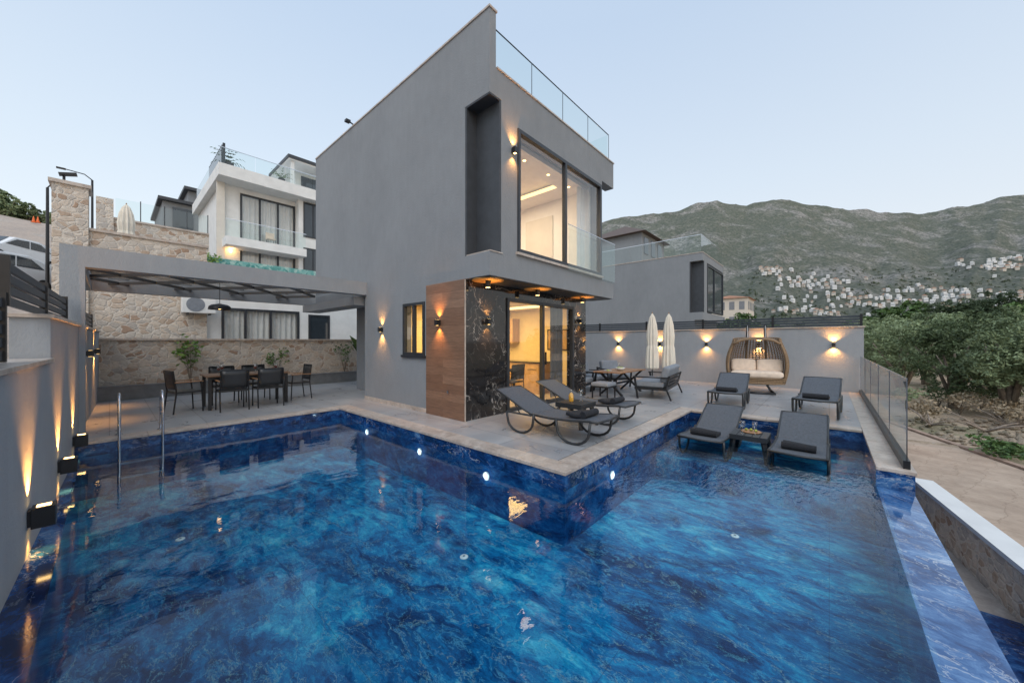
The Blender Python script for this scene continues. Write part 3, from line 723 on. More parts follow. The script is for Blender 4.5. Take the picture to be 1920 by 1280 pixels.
for x,y,rz,lb in ((1.80,9.86,0,'black mesh dining chair with its back to the pool, left one of the near pair'),(2.47,9.86,0,'black mesh dining chair with its back to the pool, right one of the near pair'),(1.85,11.02,R(180),'black mesh dining chair on the wall side of the table, left one'),(2.5,11.02,R(180),'black mesh dining chair on the wall side of the table, right one'),(1.08,10.35,R(-78),'black mesh dining chair at the left end of the dining table'),(3.28,10.5,R(92),'black mesh dining chair at the right end of the dining table')):
    dc.place((x,y,0),rz,lb)
def dining_table():
    t = thing('dining_table',None,'table')
    mb = MB()
    for k in range(8): mb.box(-.8,.8,-.43+k*.108,-.43+k*.108+.10,.725,.75)
    mb.build('tabletop',M['teakd'],t)
    mb = MB(); frame(mb,'x',-.39,-.35,-.76,.76,.66,.72,.03); frame(mb,'x',.35,.39,-.76,.76,.66,.72,.03); mb.build('apron',M['metal'],t)
    for x in (-.73,.73):
        for y in (-.37,.37): MB().box(x-.03,x+.03,y-.03,y+.03,0,.66).build('leg',M['metal'],t)
    return Stock(t)
dt = dining_table()
dt.place((2.18,10.45,0),0,'long outdoor dining table with teak top and black frame under the pergola')
dt.place((6.7,6.9,.013),0,'dining table added inside the house to stand for the reflection in the glass door')  # added indoors, stands in for the dining set mirrored in the door glass
for x,y,rz,lb in ((6.3,6.3,0,'dark chair added inside for the door reflection, left front of the indoor table'),(7.05,6.3,0,'dark chair added inside for the door reflection, right front of the indoor table'),(5.65,6.9,R(-90),'dark chair added inside for the door reflection, left end of the indoor table')): dc.place((x,y,.013),rz,lb)  # chairs added with the indoor table, standing in for the same reflection
def glass_stock(filled):
    r = thing('wine_glass',None,'glass')
    MB().lathe([(.034,0),(.034,.003),(.005,.008),(.004,.09),(.03,.11),(.042,.15),(.034,.21)],n=14).build('glass_body',M['glass'],r,smooth=True)
    if filled: MB().lathe([(.006,.1),(.028,.112),(.039,.148),(.038,.15)],n=14).build('wine',M['wine'],r)
    return Stock(r)
rw = glass_stock(True); eg = glass_stock(False)
for x,y,lb in ((1.62,10.2,'glass of red wine at the left front of the dining table'),(1.75,10.65,'glass of red wine at the left back of the dining table'),(2.3,10.2,'glass of red wine at the middle front of the dining table'),(2.42,10.68,'glass of red wine at the middle back of the dining table'),(2.75,10.3,'glass of red wine at the right end of the dining table')): rw.place((x,y,.75),0,lb)
pl = thing('plate',None,'plate'); MB().lathe([(.06,0),(.09,.006),(.125,.018),(.12,.02),(.06,.008)],n=22).build('rim',M['plate'],pl,smooth=True); MB().lathe([(.05,.008),(.04,.03),(.01,.04)],n=10).build('food',M['fruit'],pl,smooth=True); pl = Stock(pl)
pl.place((1.95,10.25,.75),0,'white plate of food at the front of the dining table'); pl.place((2.15,10.62,.75),0,'white plate of food at the back of the dining table')

# ================================================================== PLANTER AND STONE WALL
t = thing('stone_wall','low rubble stone garden wall with beige coping behind the dining terrace','wall',(2.5,14.2,0))
MB().box(-.8,7.5,14.05,14.4,0,1.53).build('stonework',M['rubble'],t); MB().box(-.8,7.5,14.0,14.45,1.53,1.585).build('coping',M['coping'],t,bevel=.005)
t = thing('planter','low grey planter bed along the foot of the stone wall','planter',(2.5,13.5,0))
mb = MB(); mb.box(-.2,7.2,13.5,13.62,0,.34); mb.build('kerb',M['curbstone'],t); MB().box(-.2,7.2,13.62,14.05,0,.30).build('soil',M['soil'],t); MB().box(-.2,7.2,13.48,13.65,.34,.37).build('capping',M['curbstone'],t)
def leafquads(mb, c, rad, n, ls, rg, asp=.4):
    for _ in range(n):
        while True:
            p = Vector((rg.uniform(-1,1),rg.uniform(-1,1),rg.uniform(-1,1)))
            if p.length < 1: break
        p = Vector((c[0]+p.x*rad[0], c[1]+p.y*rad[1], c[2]+p.z*rad[2]))
        a = Vector((rg.gauss(0,1),rg.gauss(0,1),rg.gauss(0,.6))).normalized(); b = a.cross(Vector((rg.gauss(0,1),rg.gauss(0,1),rg.gauss(0,1)))).normalized()
        l = ls*rg.uniform(.6,1.3)
        mb.add([p-a*l/2, p+b*l*asp/2, p+a*l/2, p-b*l*asp/2], [(0,1,2,3)])
def shrub(name,label,loc,h,w,n,ls,mat,cat='plant',seed=1,nst=5):
    rg = random.Random(seed); t = thing(name,label,cat,loc); x,y,z = loc
    mb = MB()
    tips = []
    for k in range(nst):
        e = (x+rg.uniform(-w,w)*.8, y+rg.uniform(-w,w)*.5, z+h*rg.uniform(.5,.95)); tips.append(e)
        mb.tube([(x,y,z),(x+(e[0]-x)*.3,y+(e[1]-y)*.3,z+h*.35),e],[.012,.009,.004],5)
    mb.build('stem',M['bark'],t)
    mb = MB()
    for e in tips: leafquads(mb,e,(w*.5,w*.5,h*.22),n//nst,ls,rg,.5)
    mb.build('leaves',mat,t,fixn=False); return t
q = P(357,Y=13.85); shrub('lemon_shrub','tall bright green young citrus shrub in the planter at left',(q.x,13.85,.3),1.3,.3,130,.15,M['bright'],seed=3,nst=7)
q = P(518,Y=13.85); shrub('shrub','small green shrub in the planter behind the dining table',(q.x,13.85,.3),.95,.36,110,.12,M['green'],seed=4,nst=7)
q = P(646,Y=13.85); shrub('shrub','small green shrub in the planter next to the house',(q.x,13.85,.3),1.05,.36,110,.12,M['green'],seed=5,nst=7)
q = P(675,655,Y=11.6)
t = thing('banana_plant','large leaved green plant peeping out beside the house corner','plant',(q.x,11.6,0))
mb = MB()
for k in range(7):
    a = k*.9; r_ = .5
    c = Vector((q.x,11.6,1.0))
    tip = c+Vector((r_*math.cos(a),r_*math.sin(a),.55+.15*math.sin(k*2)))
    side = Vector((-math.sin(a),math.cos(a),0))*.11; mid = (c+tip)/2+Vector((0,0,.18))
    mb.add([c,mid-side,tip,mid+side],[(0,1,2,3)])
mb.build('leaves',M['green'],t,fixn=False); MB().tube([(q.x,11.6,0),(q.x,11.6,1.0)],[.05,.03],8).build('stem',M['bark'],t)

# ================================================================== HOUSES UP THE SLOPE (LEFT)
t = thing('retaining_wall','tall rubble stone retaining wall with a pillar beyond the pergola','wall',(0,17,0))
xa, xb = P(97,Y=17).x, P(388,Y=17).x; xp = P(166,Y=17).x
MB().box(xp,xb,17.0,17.6,-.5,4.9).build('stonework',M['rubble2'],t); MB().box(xp,xb+.05,16.95,17.65,4.9,4.98).build('coping',M['coping'],t)
MB().box(xa,xp,16.9,17.7,-.5,6.15).build('pillar',M['rubble2'],t); MB().box(xa-.06,xp+.06,16.84,17.76,6.15,6.25).build('pillar_cap',M['coping'],t)
t = thing('upper_garden_wall','beige stone garden wall with pillars and glass fence on the upper plot','wall',(1,21,0))
xa, xb = P(180,Y=21).x, P(392,Y=21).x
MB().box(xa+.45,xb,21,21.4,2,6.3).build('stonework',M['rubble2'],t); MB().box(xa+.45,xb,20.95,21.45,6.3,6.37).build('coping',M['coping'],t)
MB().box(xa,xa+.45,20.9,21.5,2,7.05).build('pillar',M['rubble2'],t)
for k in range(4):
    a = xa+.5+(xb-xa-.5)*k/4; b = xa+.5+(xb-xa-.5)*(k+1)/4
    pane('x',21.2,a,b-.03,6.37,7.2).build('glass_pane',M['rail'],t); MB().box(b-.03,b,21.18,21.22,6.37,7.25).build('post',M['frame'],t)
structure(MB().box(P(97,Y=17).x,14,17.65,28,4.2,4.4),'upper_terrace',M['tile'])
def parasol(name,label,x,y,z,h,r):
    t = thing(name,label,'umbrella',(x,y,z))
    MB().lathe([(.22,0),(.22,.05),(.05,.07),(.03,.12)],(x,y,z),18).build('base',M['metal'],t)
    MB().tube([(x,y,z+.05),(x,y,z+h*.99)],.02,8).build('pole',M['metal'],t)
    k = h/2.5
    MB().lathe([(r*.6,.5*k),(r*.95,.56*k),(r*.98,.8*k),(r*.85,1.25*k),(r*.74,1.36*k),(r*.78,1.46*k),(r*.84,1.7*k),(r*.66,2.1*k),(r*.4,2.36*k),(r*.08,2.5*k)],(x,y,z),22,star=.13).build('canopy',M['canvas'],t)
    MB().lathe([(.012,0),(.022,.03),(.004,.06)],(x,y,z+h),8).build('finial',M['teak'],t)
q = P(237,Y=19.6); parasol('closed_parasol','closed pale parasol on the upper stone terrace at left',q.x,19.6,4.4,2.2,.26)
xa = P(388,Y=17).x+.02
t = thing('white_annex','white single storey house with curtained dark framed windows behind the stone wall','house',(xa,17.2,0))
wx = [P(p,Y=17.2).x for p in (415,561,578,618)]
z0,z1 = P(480,634,Y=17.2).z-.3, P(430,577,Y=17.2).z
mb = MB(); wall(mb,'x',17.2,17.5,xa,10,-.3,4.3,[(wx[0],wx[1],z0,z1),(wx[2],wx[3],.2,z1-.1)]); mb.box(xa,10,17.5,20,4.0,4.3); mb.build('wall',M['white'],t)
MB().box(xa,10,19.6,19.8,-.3,4).build('room_wall',M['room'],t)
wn = frame(MB(),'x',17.17,17.26,wx[0],wx[1],z0,z1,.08,(wx[0]*.72+wx[1]*.28,wx[0]*.4+wx[1]*.6)).build('window',M['frame'],t)
pane('x',17.22,wx[0],wx[1],z0,z1).build('pane',M['glass'],wn); curtain('x',17.36,wx[0],wx[1],z0,z1,.05,.2).build('curtain',M['curtain'],wn,smooth=True)
dr = frame(MB(),'x',17.17,17.26,wx[2],wx[3],.2,z1-.1,.08).build('door',M['frame'],t); MB().box(wx[2]+.08,wx[3]-.08,17.2,17.22,.25,z1-.18).build('panel',M['dglass'],dr)
q = P(374,571,Y=16.6)
t = thing('air_conditioner','white air conditioner unit mounted on the rubble wall','air conditioner',(q.x,16.95,q.z))
MB().box(q.x-.46,q.x+.46,16.6,16.9,q.z-.3,q.z+.3).build('casing',M['white'],t,bevel=.02)
MB().lathe([(.25,0),(.25,.01),(.22,.012),(.03,.014)],n=24).xf(Matrix.Translation((q.x-.1,16.6,q.z)) @ Matrix.Rotation(R(90),4,'X')).build('fan_grille',M['cushion'],t)
for sx in (-.3,.3): MB().box(q.x+sx-.02,q.x+sx+.02,16.6,16.99,q.z-.35,q.z-.302).build('bracket',M['metal'],t)
t = thing('mosaic_pool','raised pool with green mosaic outer wall on the neighbouring plot','pool',(5,20,4.4))
xa, xb = P(390,Y=20).x, P(600,Y=20).x+1.5
MB().box(xa,xb,20,24,4.4,5.15).build('outer_wall',M['mosaic'],t); MB().box(xa+.1,xb-.1,20.1,23.9,5.15,5.165).build('water',M['dglass'],t)
WV = thing('white_villa','white three storey villa with glass balconies uphill on the left','house',(6,29,4.4))
yb, ys = 29.0, 27.6
xl = P(410,Y=ys).x; xbody = P(416,Y=yb).x; xr = 15.0
def zz(px,py,Y): return P(px,py,Y=Y).z
zr1, zr0 = zz(410,303,ys), zz(410,326,ys); zb1, zb0 = zz(425,441,ys), zz(425,457,ys)
win = [(P(450,Y=yb).x, P(553,Y=yb).x)]
zt1, zt0 = zz(450,362,yb), zb1; zl1, zl0 = zz(450,458,yb), 4.5
mb = MB(); wall(mb,'x',yb,yb+.3,xbody,xr,4.3,zr0,[(win[0][0],win[0][1],zt0,zt1),(win[0][0],win[0][1],zl0,zl1)]); mb.box(xbody,xbody+.3,yb+.3,yb+9,4.3,zr0); mb.build('wall',M['white'],WV)
MB().box(xl,xr,ys,yb+9,zr0,zr1).build('roof_slab',M['white'],WV); MB().box(P(424,Y=ys).x,P(575,Y=ys).x,ys,yb,zb0,zb1).build('balcony',M['white'],WV)
MB().box(xl+.1,xl+.5,yb-.2,yb,4.3,zr0).build('column',M['cream'],WV)
for (z0,z1) in ((zt0,zt1),(zl0,zl1)):
    wn = frame(MB(),'x',yb-.04,yb+.1,win[0][0],win[0][1],z0,z1,.1,(win[0][0]*.66+win[0][1]*.34,win[0][0]*.33+win[0][1]*.67)).build('window',M['frame'],WV)
    pane('x',yb+.03,win[0][0],win[0][1],z0,z1).build('pane',M['glass'],wn); curtain('x',yb+.28,win[0][0],win[0][1],z0,z1,.08,.3).build('curtain',M['curtain'],wn,smooth=True)
    MB().box(win[0][0],win[0][1],yb+1.2,yb+1.3,z0,z1).build('room_wall',M['room'],wn)
bx0, bx1 = P(424,Y=ys).x, P(575,Y=ys).x
for k in range(3): pane('x',ys+.1,bx0+(bx1-bx0)*k/3,bx0+(bx1-bx0)*(k+1)/3-.03,zb1,zb1+1.05).build('balcony_pane',M['rail'],WV)
MB().bar((bx0,ys+.1,zb1+1.06),(bx1,ys+.1,zb1+1.06),.04).build('handrail',M['chrome'],WV)
xs0 = P(560,Y=28.3).x
mb = MB(); mb.box(xs0,xr,28.3,yb,4.4,zr0); mb.build('bay',M['white'],WV)
for (za,zb_) in ((zz(575,380,28.3),zz(575,445,28.3)),(zz(575,465,28.3),zz(575,515,28.3))):
    wn = frame(MB(),'x',28.24,28.32,xs0+.3,xs0+1.6,zb_,za,.08,(xs0+.95,)).build('window',M['frame'],WV); MB().box(xs0+.38,xs0+1.52,28.27,28.295,zb_+.08,za-.08).build('pane',M['dglass'],wn)
for k in range(6):
    a = xl+.2+(xr-xl-.4)*k/6; b = xl+.2+(xr-xl-.4)*(k+1)/6; pane('x',ys+.15,a,b-.04,zr1,zr1+1.0).build('roof_pane',M['rail'],WV)
pane('y',xl+.15,ys+.15,yb+8,zr1,zr1+1.0).build('roof_pane',M['rail'],WV)
MB().bar((xl,ys+.15,zr1+1.02),(xr,ys+.15,zr1+1.02),.04).build('roof_rail',M['chrome'],WV)
xp0 = P(538,Y=29.5).x
MB().box(xp0,xr,29.2,34,zr1+2.45,zr1+2.7).build('roof_canopy',M['dark'],WV)
MB().box(xp0+.05,xr,29.25,33.9,zr1+2.36,zr1+2.45).build('canopy_soffit',M['white'],WV)
for x in (xp0+.25,xp0+2,xp0+4): MB().box(x,x+.2,29.4,29.6,zr1,zr1+2.36).build('canopy_post',M['white'],WV)
MB().box(xp0+1.0,xr,31.0,34,zr1,zr1+2.36).build('roof_room',M['white'],WV)
for k in range(2): MB().box(xp0+1.4+k*1.5,xp0+2.6+k*1.5,30.95,30.99,zr1+.2,zr1+2.1).build('roof_window',M['dglass'],WV)
mb = MB()
for k in range(14): mb.box(xl+.3,xl+.42,28.2+k*.35,28.35+k*.35,zr1+.02,zr1+1.5)
mb.build('timber_screen',M['frame'],WV)
xw, zw = P(432,Y=yb-.02).x, zz(432,470,yb)
MB().box(xw-.06,xw+.06,yb-.14,yb-.002,zw-.12,zw+.12).build('wall_lamp',M['warm'],WV)
lamp('POINT',(xw,yb-.35,zw),8,(1,.55,.2))
def palm(label,x,y,z,s,seed):
    rg = random.Random(seed); t = thing('potted_palm',label,'plant',(x,y,z))
    MB().lathe([(.18*s,0),(.26*s,.4*s),(.22*s,.4*s)],(x,y,z),14).build('pot',M['dark'],t)
    mb = MB()
    for k in range(18):
        a = k*2.4; e = rg.uniform(.5,1.2); d = Vector((math.cos(a),math.sin(a),0)); sd = Vector((-d.y,d.x,0))
        pts = [Vector((x,y,z+.4*s))+d*(u*s*.8)+Vector((0,0,(e*u*1.2-.75*u*u)*s)) for u in (0,.2,.4,.6,.8,1)]
        for i in range(5):
            for q_ in (-1,1):
                mb.add([pts[i],(pts[i]+pts[i+1])/2,pts[i+1]+sd*q_*.13*s*(1-.15*i)-Vector((0,0,.06*s))],[(0,1,2)])
    mb.build('fronds',M['green'],t,fixn=False)
palm('potted palm at the left corner of the white villa roof terrace',P(428,Y=28.6).x,28.6,zr1,1.15,1); palm('potted palm beside the roof room of the white villa',P(528,Y=28.3).x,28.3,zr1,.85,2)
q = P(395,468,Y=19.9); shrub('shrub','small bright shrub at the left end of the mosaic pool',(q.x,19.9,4.4),.95,.3,120,.14,M['bright'],seed=8)
q = P(508,Y=28.4)
t = thing('balcony_chair','small pale chair on the white villa balcony','chair',(q.x,28.4,zb1)); MB().box(q.x-.25,q.x+.25,28.2,28.6,zb1+.4,zb1+.46).build('seat',M['creamcloth'],t); MB().box(q.x-.25,q.x+.25,28.58,28.63,zb1+.46,zb1+.9).build('backrest',M['creamcloth'],t)
for sx in (-.23,.2):
    for y in (28.22,28.57): MB().box(q.x+sx,q.x+sx+.03,y,y+.03,zb1,zb1+.4).build('leg',M['metal'],t)
a, b = P(305,Y=42), P(396,Y=42)
t = thing('dark_house','dark grey flat roofed house far up the slope behind the glass fence','house',(a.x,42,8)); zt = P(350,385,Y=42).z
mb = MB(); mb.box(a.x,b.x+2,42,50,4,zt); mb.box(a.x+1.7,b.x+2,43,50,zt,zt+1.6); mb.build('wall',M['stucco'],t); MB().box(a.x-.3,b.x+2,41.6,50,zt,zt+.25).build('roof_edge',M['dark'],t); MB().box(a.x+1.4,b.x+2,42.5,50,zt+1.6,zt+1.85).build('upper_roof',M['dark'],t)
for k in range(3): MB().box(a.x+.6+k*1.8,a.x+1.9+k*1.8,41.9,41.99,zt-2.4,zt-.4).build('window',M['dglass'],t)
def hz(y, x=0):
    pts = [(-10,.3),(5,.7),(14,2.0),(22,3.2),(35,6.6),(62,14.2),(75,15.2),(300,17)]
    for (a,za),(b,zb_) in zip(pts[:-1],pts[1:]):
        if y <= b: return za+(zb_-za)*(y-a)/(b-a)
    return 17
def hill(x,y): return hz(y)+noise.noise(Vector((x*.15,y*.15,0)))*min(.8,.02*y)+max(0,(-x-6))*.03
mb = MB()
xs = [-90,-60,-40,-28,-20,-15,-12,-10,-8,-7,-6,-5,-4,-3.2,-2.5,-1.8,-1.2,-.85]; ys_ = [-10,-4,0,3,6,9,12,14,16,18,20,22,24,26,29,32,36,40,45,50,56,62,68,75,90,120,180]
mb.add([(x,y,hill(x,y)) for x in xs for y in ys_],[(i*len(ys_)+j,(i+1)*len(ys_)+j,(i+1)*len(ys_)+j+1,i*len(ys_)+j+1) for i in range(len(xs)-1) for j in range(len(ys_)-1)])
xs2 = [-.85,4,10,20,40,80]; ys2 = [52,56,62,68,75,90,120,180]
mb.add([(x,y,hill(x,y) if x < 0 else hz(y)) for x in xs2 for y in ys2],[(i*8+j,(i+1)*8+j,(i+1)*8+j+1,i*8+j+1) for i in range(5) for j in range(7)])
structure(mb,'hillside',M['hilldirt'],smooth=True)
def car():
    r = thing('parked_car',None,'car')
    prof = [(-2.1,.35),(-2.15,.6),(-2.0,.85),(-1.2,.95),(-.55,1.38),(.7,1.45),(1.5,1.3),(2.05,.98),(2.12,.6),(2.05,.32)]
    MB().prism(prof,'y',-.86,.86).build('body',M['carpaint'],r,bevel=.06)
    for s_ in (-1,1):
        y = s_*.866
        MB().add([(-1.05,y,.98),(-.5,y,1.28),(.12,y,1.34),(.12,y,.98)],[(0,1,2,3)]).build('window',M['dglass'],r,solid=.01); MB().add([(.2,y,.98),(.2,y,1.34),(.75,y,1.33),(1.35,y,1.02)],[(0,1,2,3)]).build('window',M['dglass'],r,solid=.01)
        for x in (-1.35,1.3):
            wv = MB().lathe([(.2,-.1),(.32,-.09),(.33,0),(.32,.09),(.2,.1)],n=22).xf(Matrix.Translation((x,s_*.8,.33)) @ Matrix.Rotation(R(90),4,'X')).build('wheel',M['tyre'],r)
            MB().lathe([(.19,-.105),(.19,.105)],n=14).xf(Matrix.Translation((x,s_*.8,.33)) @ Matrix.Rotation(R(90),4,'X')).build('rim',M['chrome'],wv)
        MB().box(-2.14,-2.0,s_*.7-.15,s_*.7+.15,.62,.75).build('headlight',M['plate'],r,bevel=.02); MB().box(2.03,2.13,s_*.7-.13,s_*.7+.13,.75,.9).build('tail_light',M['roofred'],r,bevel=.02)
    MB().add([(-1.18,-.7,.975),(-.6,-.66,1.37),(-.6,.66,1.37),(-1.18,.7,.975)],[(0,1,2,3)]).build('windscreen',M['dglass'],r,solid=.02)
    MB().add([(1.54,-.66,1.3),(2.0,-.7,1.02),(2.0,.7,1.02),(1.54,.66,1.3)],[(0,1,2,3)]).build('rear_window',M['dglass'],r,solid=.02)
    return Stock(r)
car_s = car()
q = P(2,Y=29); car_s.place((q.x,29,hill(q.x,29)+.05),R(62),'white car parked on the dirt road at the left edge, upper one')
q = P(-45,Y=22); car_s.place((q.x,22,hill(q.x,22)+.05),R(62),'white car at the left edge mostly hidden behind the louvre fence')
def street_lamp(label,px,Y,ztop,arm):
    x = P(px,Y=Y).x; z0 = hz(Y); t = thing('street_lamp',label,'street lamp',(x,Y,z0))
    MB().tube([(x,Y,z0),(x,Y,ztop)],[.05,.035],8).build('pole',M['metal'],t)
    MB().tube([(x,Y,ztop),(x+arm*.3,Y,ztop+.18),(x+arm,Y,ztop+.22)],.02,8).build('arm',M['metal'],t); MB().box(min(x+arm,x+arm*1.35),max(x+arm,x+arm*1.35),Y-.06,Y+.06,ztop+.19,ztop+.24).build('lamp_head',M['metal'],t)
street_lamp('tall thin street lamp between the two stone pillars',173,24,P(173,338,Y=24).z,-.72)
street_lamp('thin street lamp pole left of the big stone pillar',89,20,P(89,352,Y=20).z,.35)
q = P(120,Y=17.3)
t = thing('pillar_lamp','black lamp on top of the tall stone pillar','lamp',(q.x,17.3,6.25)); MB().tube([(q.x,17.3,6.25),(q.x,17.3,6.5)],.03,8).build('post',M['metal'],t); MB().bar((q.x-.1,17.3,6.52),(q.x+.25,17.3,6.62),.18,.07).build('head',M['metal'],t)
cn = thing('traffic_cone',None,'cone'); MB().lathe([(.14,.03),(.03,.7)],n=14).build('cone',M['orange'],cn); MB().box(-.2,.2,-.2,.2,0,.03).build('base',M['orange'],cn); cn = Stock(cn)
for px, lb in ((63,'orange cone on the hillside road, left one of the pair'),(71,'orange cone on the hillside road, right one of the pair')):
    q = P(px,Y=54); cn.place((q.x,54,hill(q.x,54)),0,lb,scale=.8)

# ================================================================== TREES
def tree(name, cr, h, ncl, nl, ls, mat, seed, low=.25, asp=.4, trunk_h=.5, clr=.3, nlobe=9):
    rg = random.Random(seed); r = thing(name,None,'tree')
    mb = MB()
    for k in range(6):
        a = k*1.05+rg.uniform(-.3,.3); rr = cr*rg.uniform(.35,.75)
        e = (rr*math.cos(a), rr*math.sin(a), h*rg.uniform(.45,.8))
        mb.tube([(.12*math.cos(a),.12*math.sin(a),h*.12),(e[0]*.35,e[1]*.35,h*trunk_h*.75),e],[.09*h/4,.06*h/4,.02],6)
    mb.tube([(0,0,-.3),(.05,0,h*.1),(-.03,.05,h*.25),(0,0,h*.6)],[.2*h/4,.16*h/4,.12*h/4,.03],8)
    mb.build('trunk',M['bark'],r,smooth=True)
    mb = MB()
    lobes = [(cr*rg.uniform(.2,.62)*math.cos(a),cr*rg.uniform(.2,.62)*math.sin(a),h*rg.uniform(low+.12,.78),cr*rg.uniform(.32,.52)) for a in [k*6.9/nlobe+rg.uniform(0,.5) for k in range(nlobe)]]
    lobes.append((0,0,h*.8,cr*.42))
    for _ in range(ncl):
        L = lobes[rg.randrange(len(lobes))]
        d = Vector((rg.gauss(0,1),rg.gauss(0,1),rg.gauss(0,1))).normalized()*L[3]*rg.uniform(.55,1.12)
        c = (L[0]+d.x,L[1]+d.y,max(h*low*.6,L[2]+d.z*.85)); q = clr*rg.uniform(.5,1.2)
        leafquads(mb,c,(q,q,q*.75),nl,ls,rg,asp)
    mb.build('crown',mat,r,fixn=False)
    return r
O = [Stock(tree('olive_tree',2.1,4.3,220,50,.145,M['olive'],s,.16,.38,nlobe=9)) for s in (11,12,13)]
G = [Stock(tree('green_tree',2.2,4.6,170,40,.24,M['green'],s,.2,.6)) for s in (21,22)]
PN = [Stock(tree('dark_pine',2.3,6.6,200,40,.26,M['pine'],s,.2,.3)) for s in (31,32)]
def gz(x,y): return -1.4+.25*noise.noise(Vector((x*.08,y*.08,3)))*min(1,max(0,(-y-4)/4) if x < 14 else 1)
trees = [
 (O[0],1690,18.5,.98,'olive tree nearest to the glass fence by the driveway'),(O[1],1790,15.5,.92,'bushy grey green olive tree at the front of the grove above the dead branches'),(O[2],1890,13.5,.88,'olive tree second from the right frame edge in the front row'),(O[0],1985,12.5,.95,'olive tree cut by the right edge of the picture'),
 (O[2],1640,23,1.02,'olive tree behind the corner of the glass fence'),(O[1],1736,24,1.15,'olive tree in the second row of the grove, left of centre'),(O[0],1845,20,1.12,'olive tree in the second row of the grove, centre'),(O[2],1950,18,1.1,'olive tree in the second row of the grove at the right edge'),
 (O[1],1670,30,1.2,'olive tree in the third row just right of the wall end'),(O[0],1780,30,1.3,'olive tree in the third row of the grove, middle'),(O[2],1895,27,1.28,'olive tree in the third row of the grove, right'),(O[1],1620,36,1.2,'olive tree far back just above the right end of the wall'),
 (G[0],1395,34,1.25,'bright green tree behind the back wall in front of the cream building'),(G[1],1450,42,1.15,'rounded green tree behind the back wall right of the cream building'),(G[0],1530,46,1.1,'green tree behind the back wall above the swing chair'),(G[1],1590,48,1.25,'green tree behind the right end of the back wall'),
 (PN[0],1640,52,1.1,'dark tree standing behind the olive grove at its left end'),(G[0],1705,46,1.8,'broad dark green tree behind the grove, left of centre'),(PN[1],1765,44,1.3,'dark pine behind the grove, centre'),(PN[0],1822,42,1.3,'pointed dark pine behind the grove, right of centre'),(PN[1],1872,42,1.45,'tall dark pine behind the grove near the right edge'),(G[1],1930,38,1.75,'dark green tree behind the grove at the right edge'),
 (PN[1],1500,60,1.0,'dark pine far behind the middle of the back wall'),(G[1],1362,52,1.3,'green tree between the grey neighbour house and the cream building')]
for i,(st,px,d,s_,lb) in enumerate(trees):
    q = P(px,d=d); st.place((q.x,q.y,gz(q.x,q.y)),i*1.3,lb,scale=s_)
HT = [Stock(tree('hill_tree',2.6,3.6,120,34,.32,M['olive'],s,.1,.5)) for s in (41,42)]
for i, px in enumerate((-40,-12,12,30,52,70,88)):
    q = P(px,Y=64+4*(i%2)); HT[i%2].place((q.x,q.y,hill(q.x,q.y)-.4),i,['green hilltop tree outside the left frame edge','green hilltop tree at the left frame edge','green hilltop tree second from the left edge','green hilltop tree third from the left edge','green hilltop tree fourth from the left edge','green hilltop tree just left of the last one','green hilltop tree next to the stone pillar'][i],scale=[1,.9,.8,.65,.6,.5,.5][i])

# ================================================================== RIGHT HAND GROUND, DRIVEWAY
def Lc(x):
    if x <= 14.7: return -1.35+.1536*(x-10.66)
    return min(60, -.73+(x-14.7)*60)
mb = MB()
xs = [-12,-6,-2,1,4,6,8,10,12,13.4,14.7,14.75,15.8,17,19,22,26,30,36,44,55,70,90,120,160,210,280]; ss = [0,.5,1,2,3,4,5,6.5,8,10,13,17,22,30,42,60,85,120,170,240]
vs = []
for x in xs:
    for s_ in ss:
        y = Lc(x)-s_*(1.0 if x <= 14.75 else 1.25); vs.append((x,y,gz(x,y)))
mb.add(vs,[(i*len(ss)+j,(i+1)*len(ss)+j,(i+1)*len(ss)+j+1,i*len(ss)+j+1) for i in range(len(xs)-1) for j in range(len(ss)-1)])
structure(mb,'grove_ground',M['dirt'],smooth=True)
L2 = lambda x: -3.2+.36*(x-13.3)
mb = MB(); xs = [-8,-4,0,3,6,9,11,13,14.7,16,18,21,25,30]
for a,b in zip(xs[:-1],xs[1:]):
    ya = Lc(a)-.02 if a <= 14.7 else L2(a)+2.2; yb_ = Lc(b)-.02 if b <= 14.7 else L2(b)+2.2
    mb.quad((a,ya,-1.33),(b,yb_,-1.33),(b,L2(b),-1.33),(a,L2(a),-1.33))
structure(mb,'driveway',M['paver'])
mb = MB(); mb.bar((-8,L2(-8)-.1,-1.38),(30,L2(30)-.1,-1.38),.14,.2); structure(mb,'driveway_kerb',M['kerb'])
t = thing('driveway_wall','rubble stone wall with white coping between driveway and lower pool at right','wall',(8,-1.7,-1.8))
def slab(x0,x1,w0,w1,z0,z1,name,mat):
    mb = MB(); mb.add([(x,Lc(x)+w,z) for z in (z0,z1) for x,w in ((x0,w0),(x1,w0),(x1,w1),(x0,w1))],[(0,3,2,1),(4,5,6,7),(0,1,5,4),(1,2,6,5),(2,3,7,6),(3,0,4,7)]); return mb.build(name,mat,t)
slab(-8,10.7,-.2,.09,-3,-1.3,'stonework',M['rubble3']); slab(-8,10.75,-.19,.12,-1.3,-1.235,'coping',M['white'])
structure(MB().box(-8,10.6,-1.9,-.74,-2.2,-1.95),'lower_terrace',M['coping'])
structure(MB().box(2,7.4,-1.8,-.8,-1.95,-1.94),'lower_pool_water',M['sodalite'])
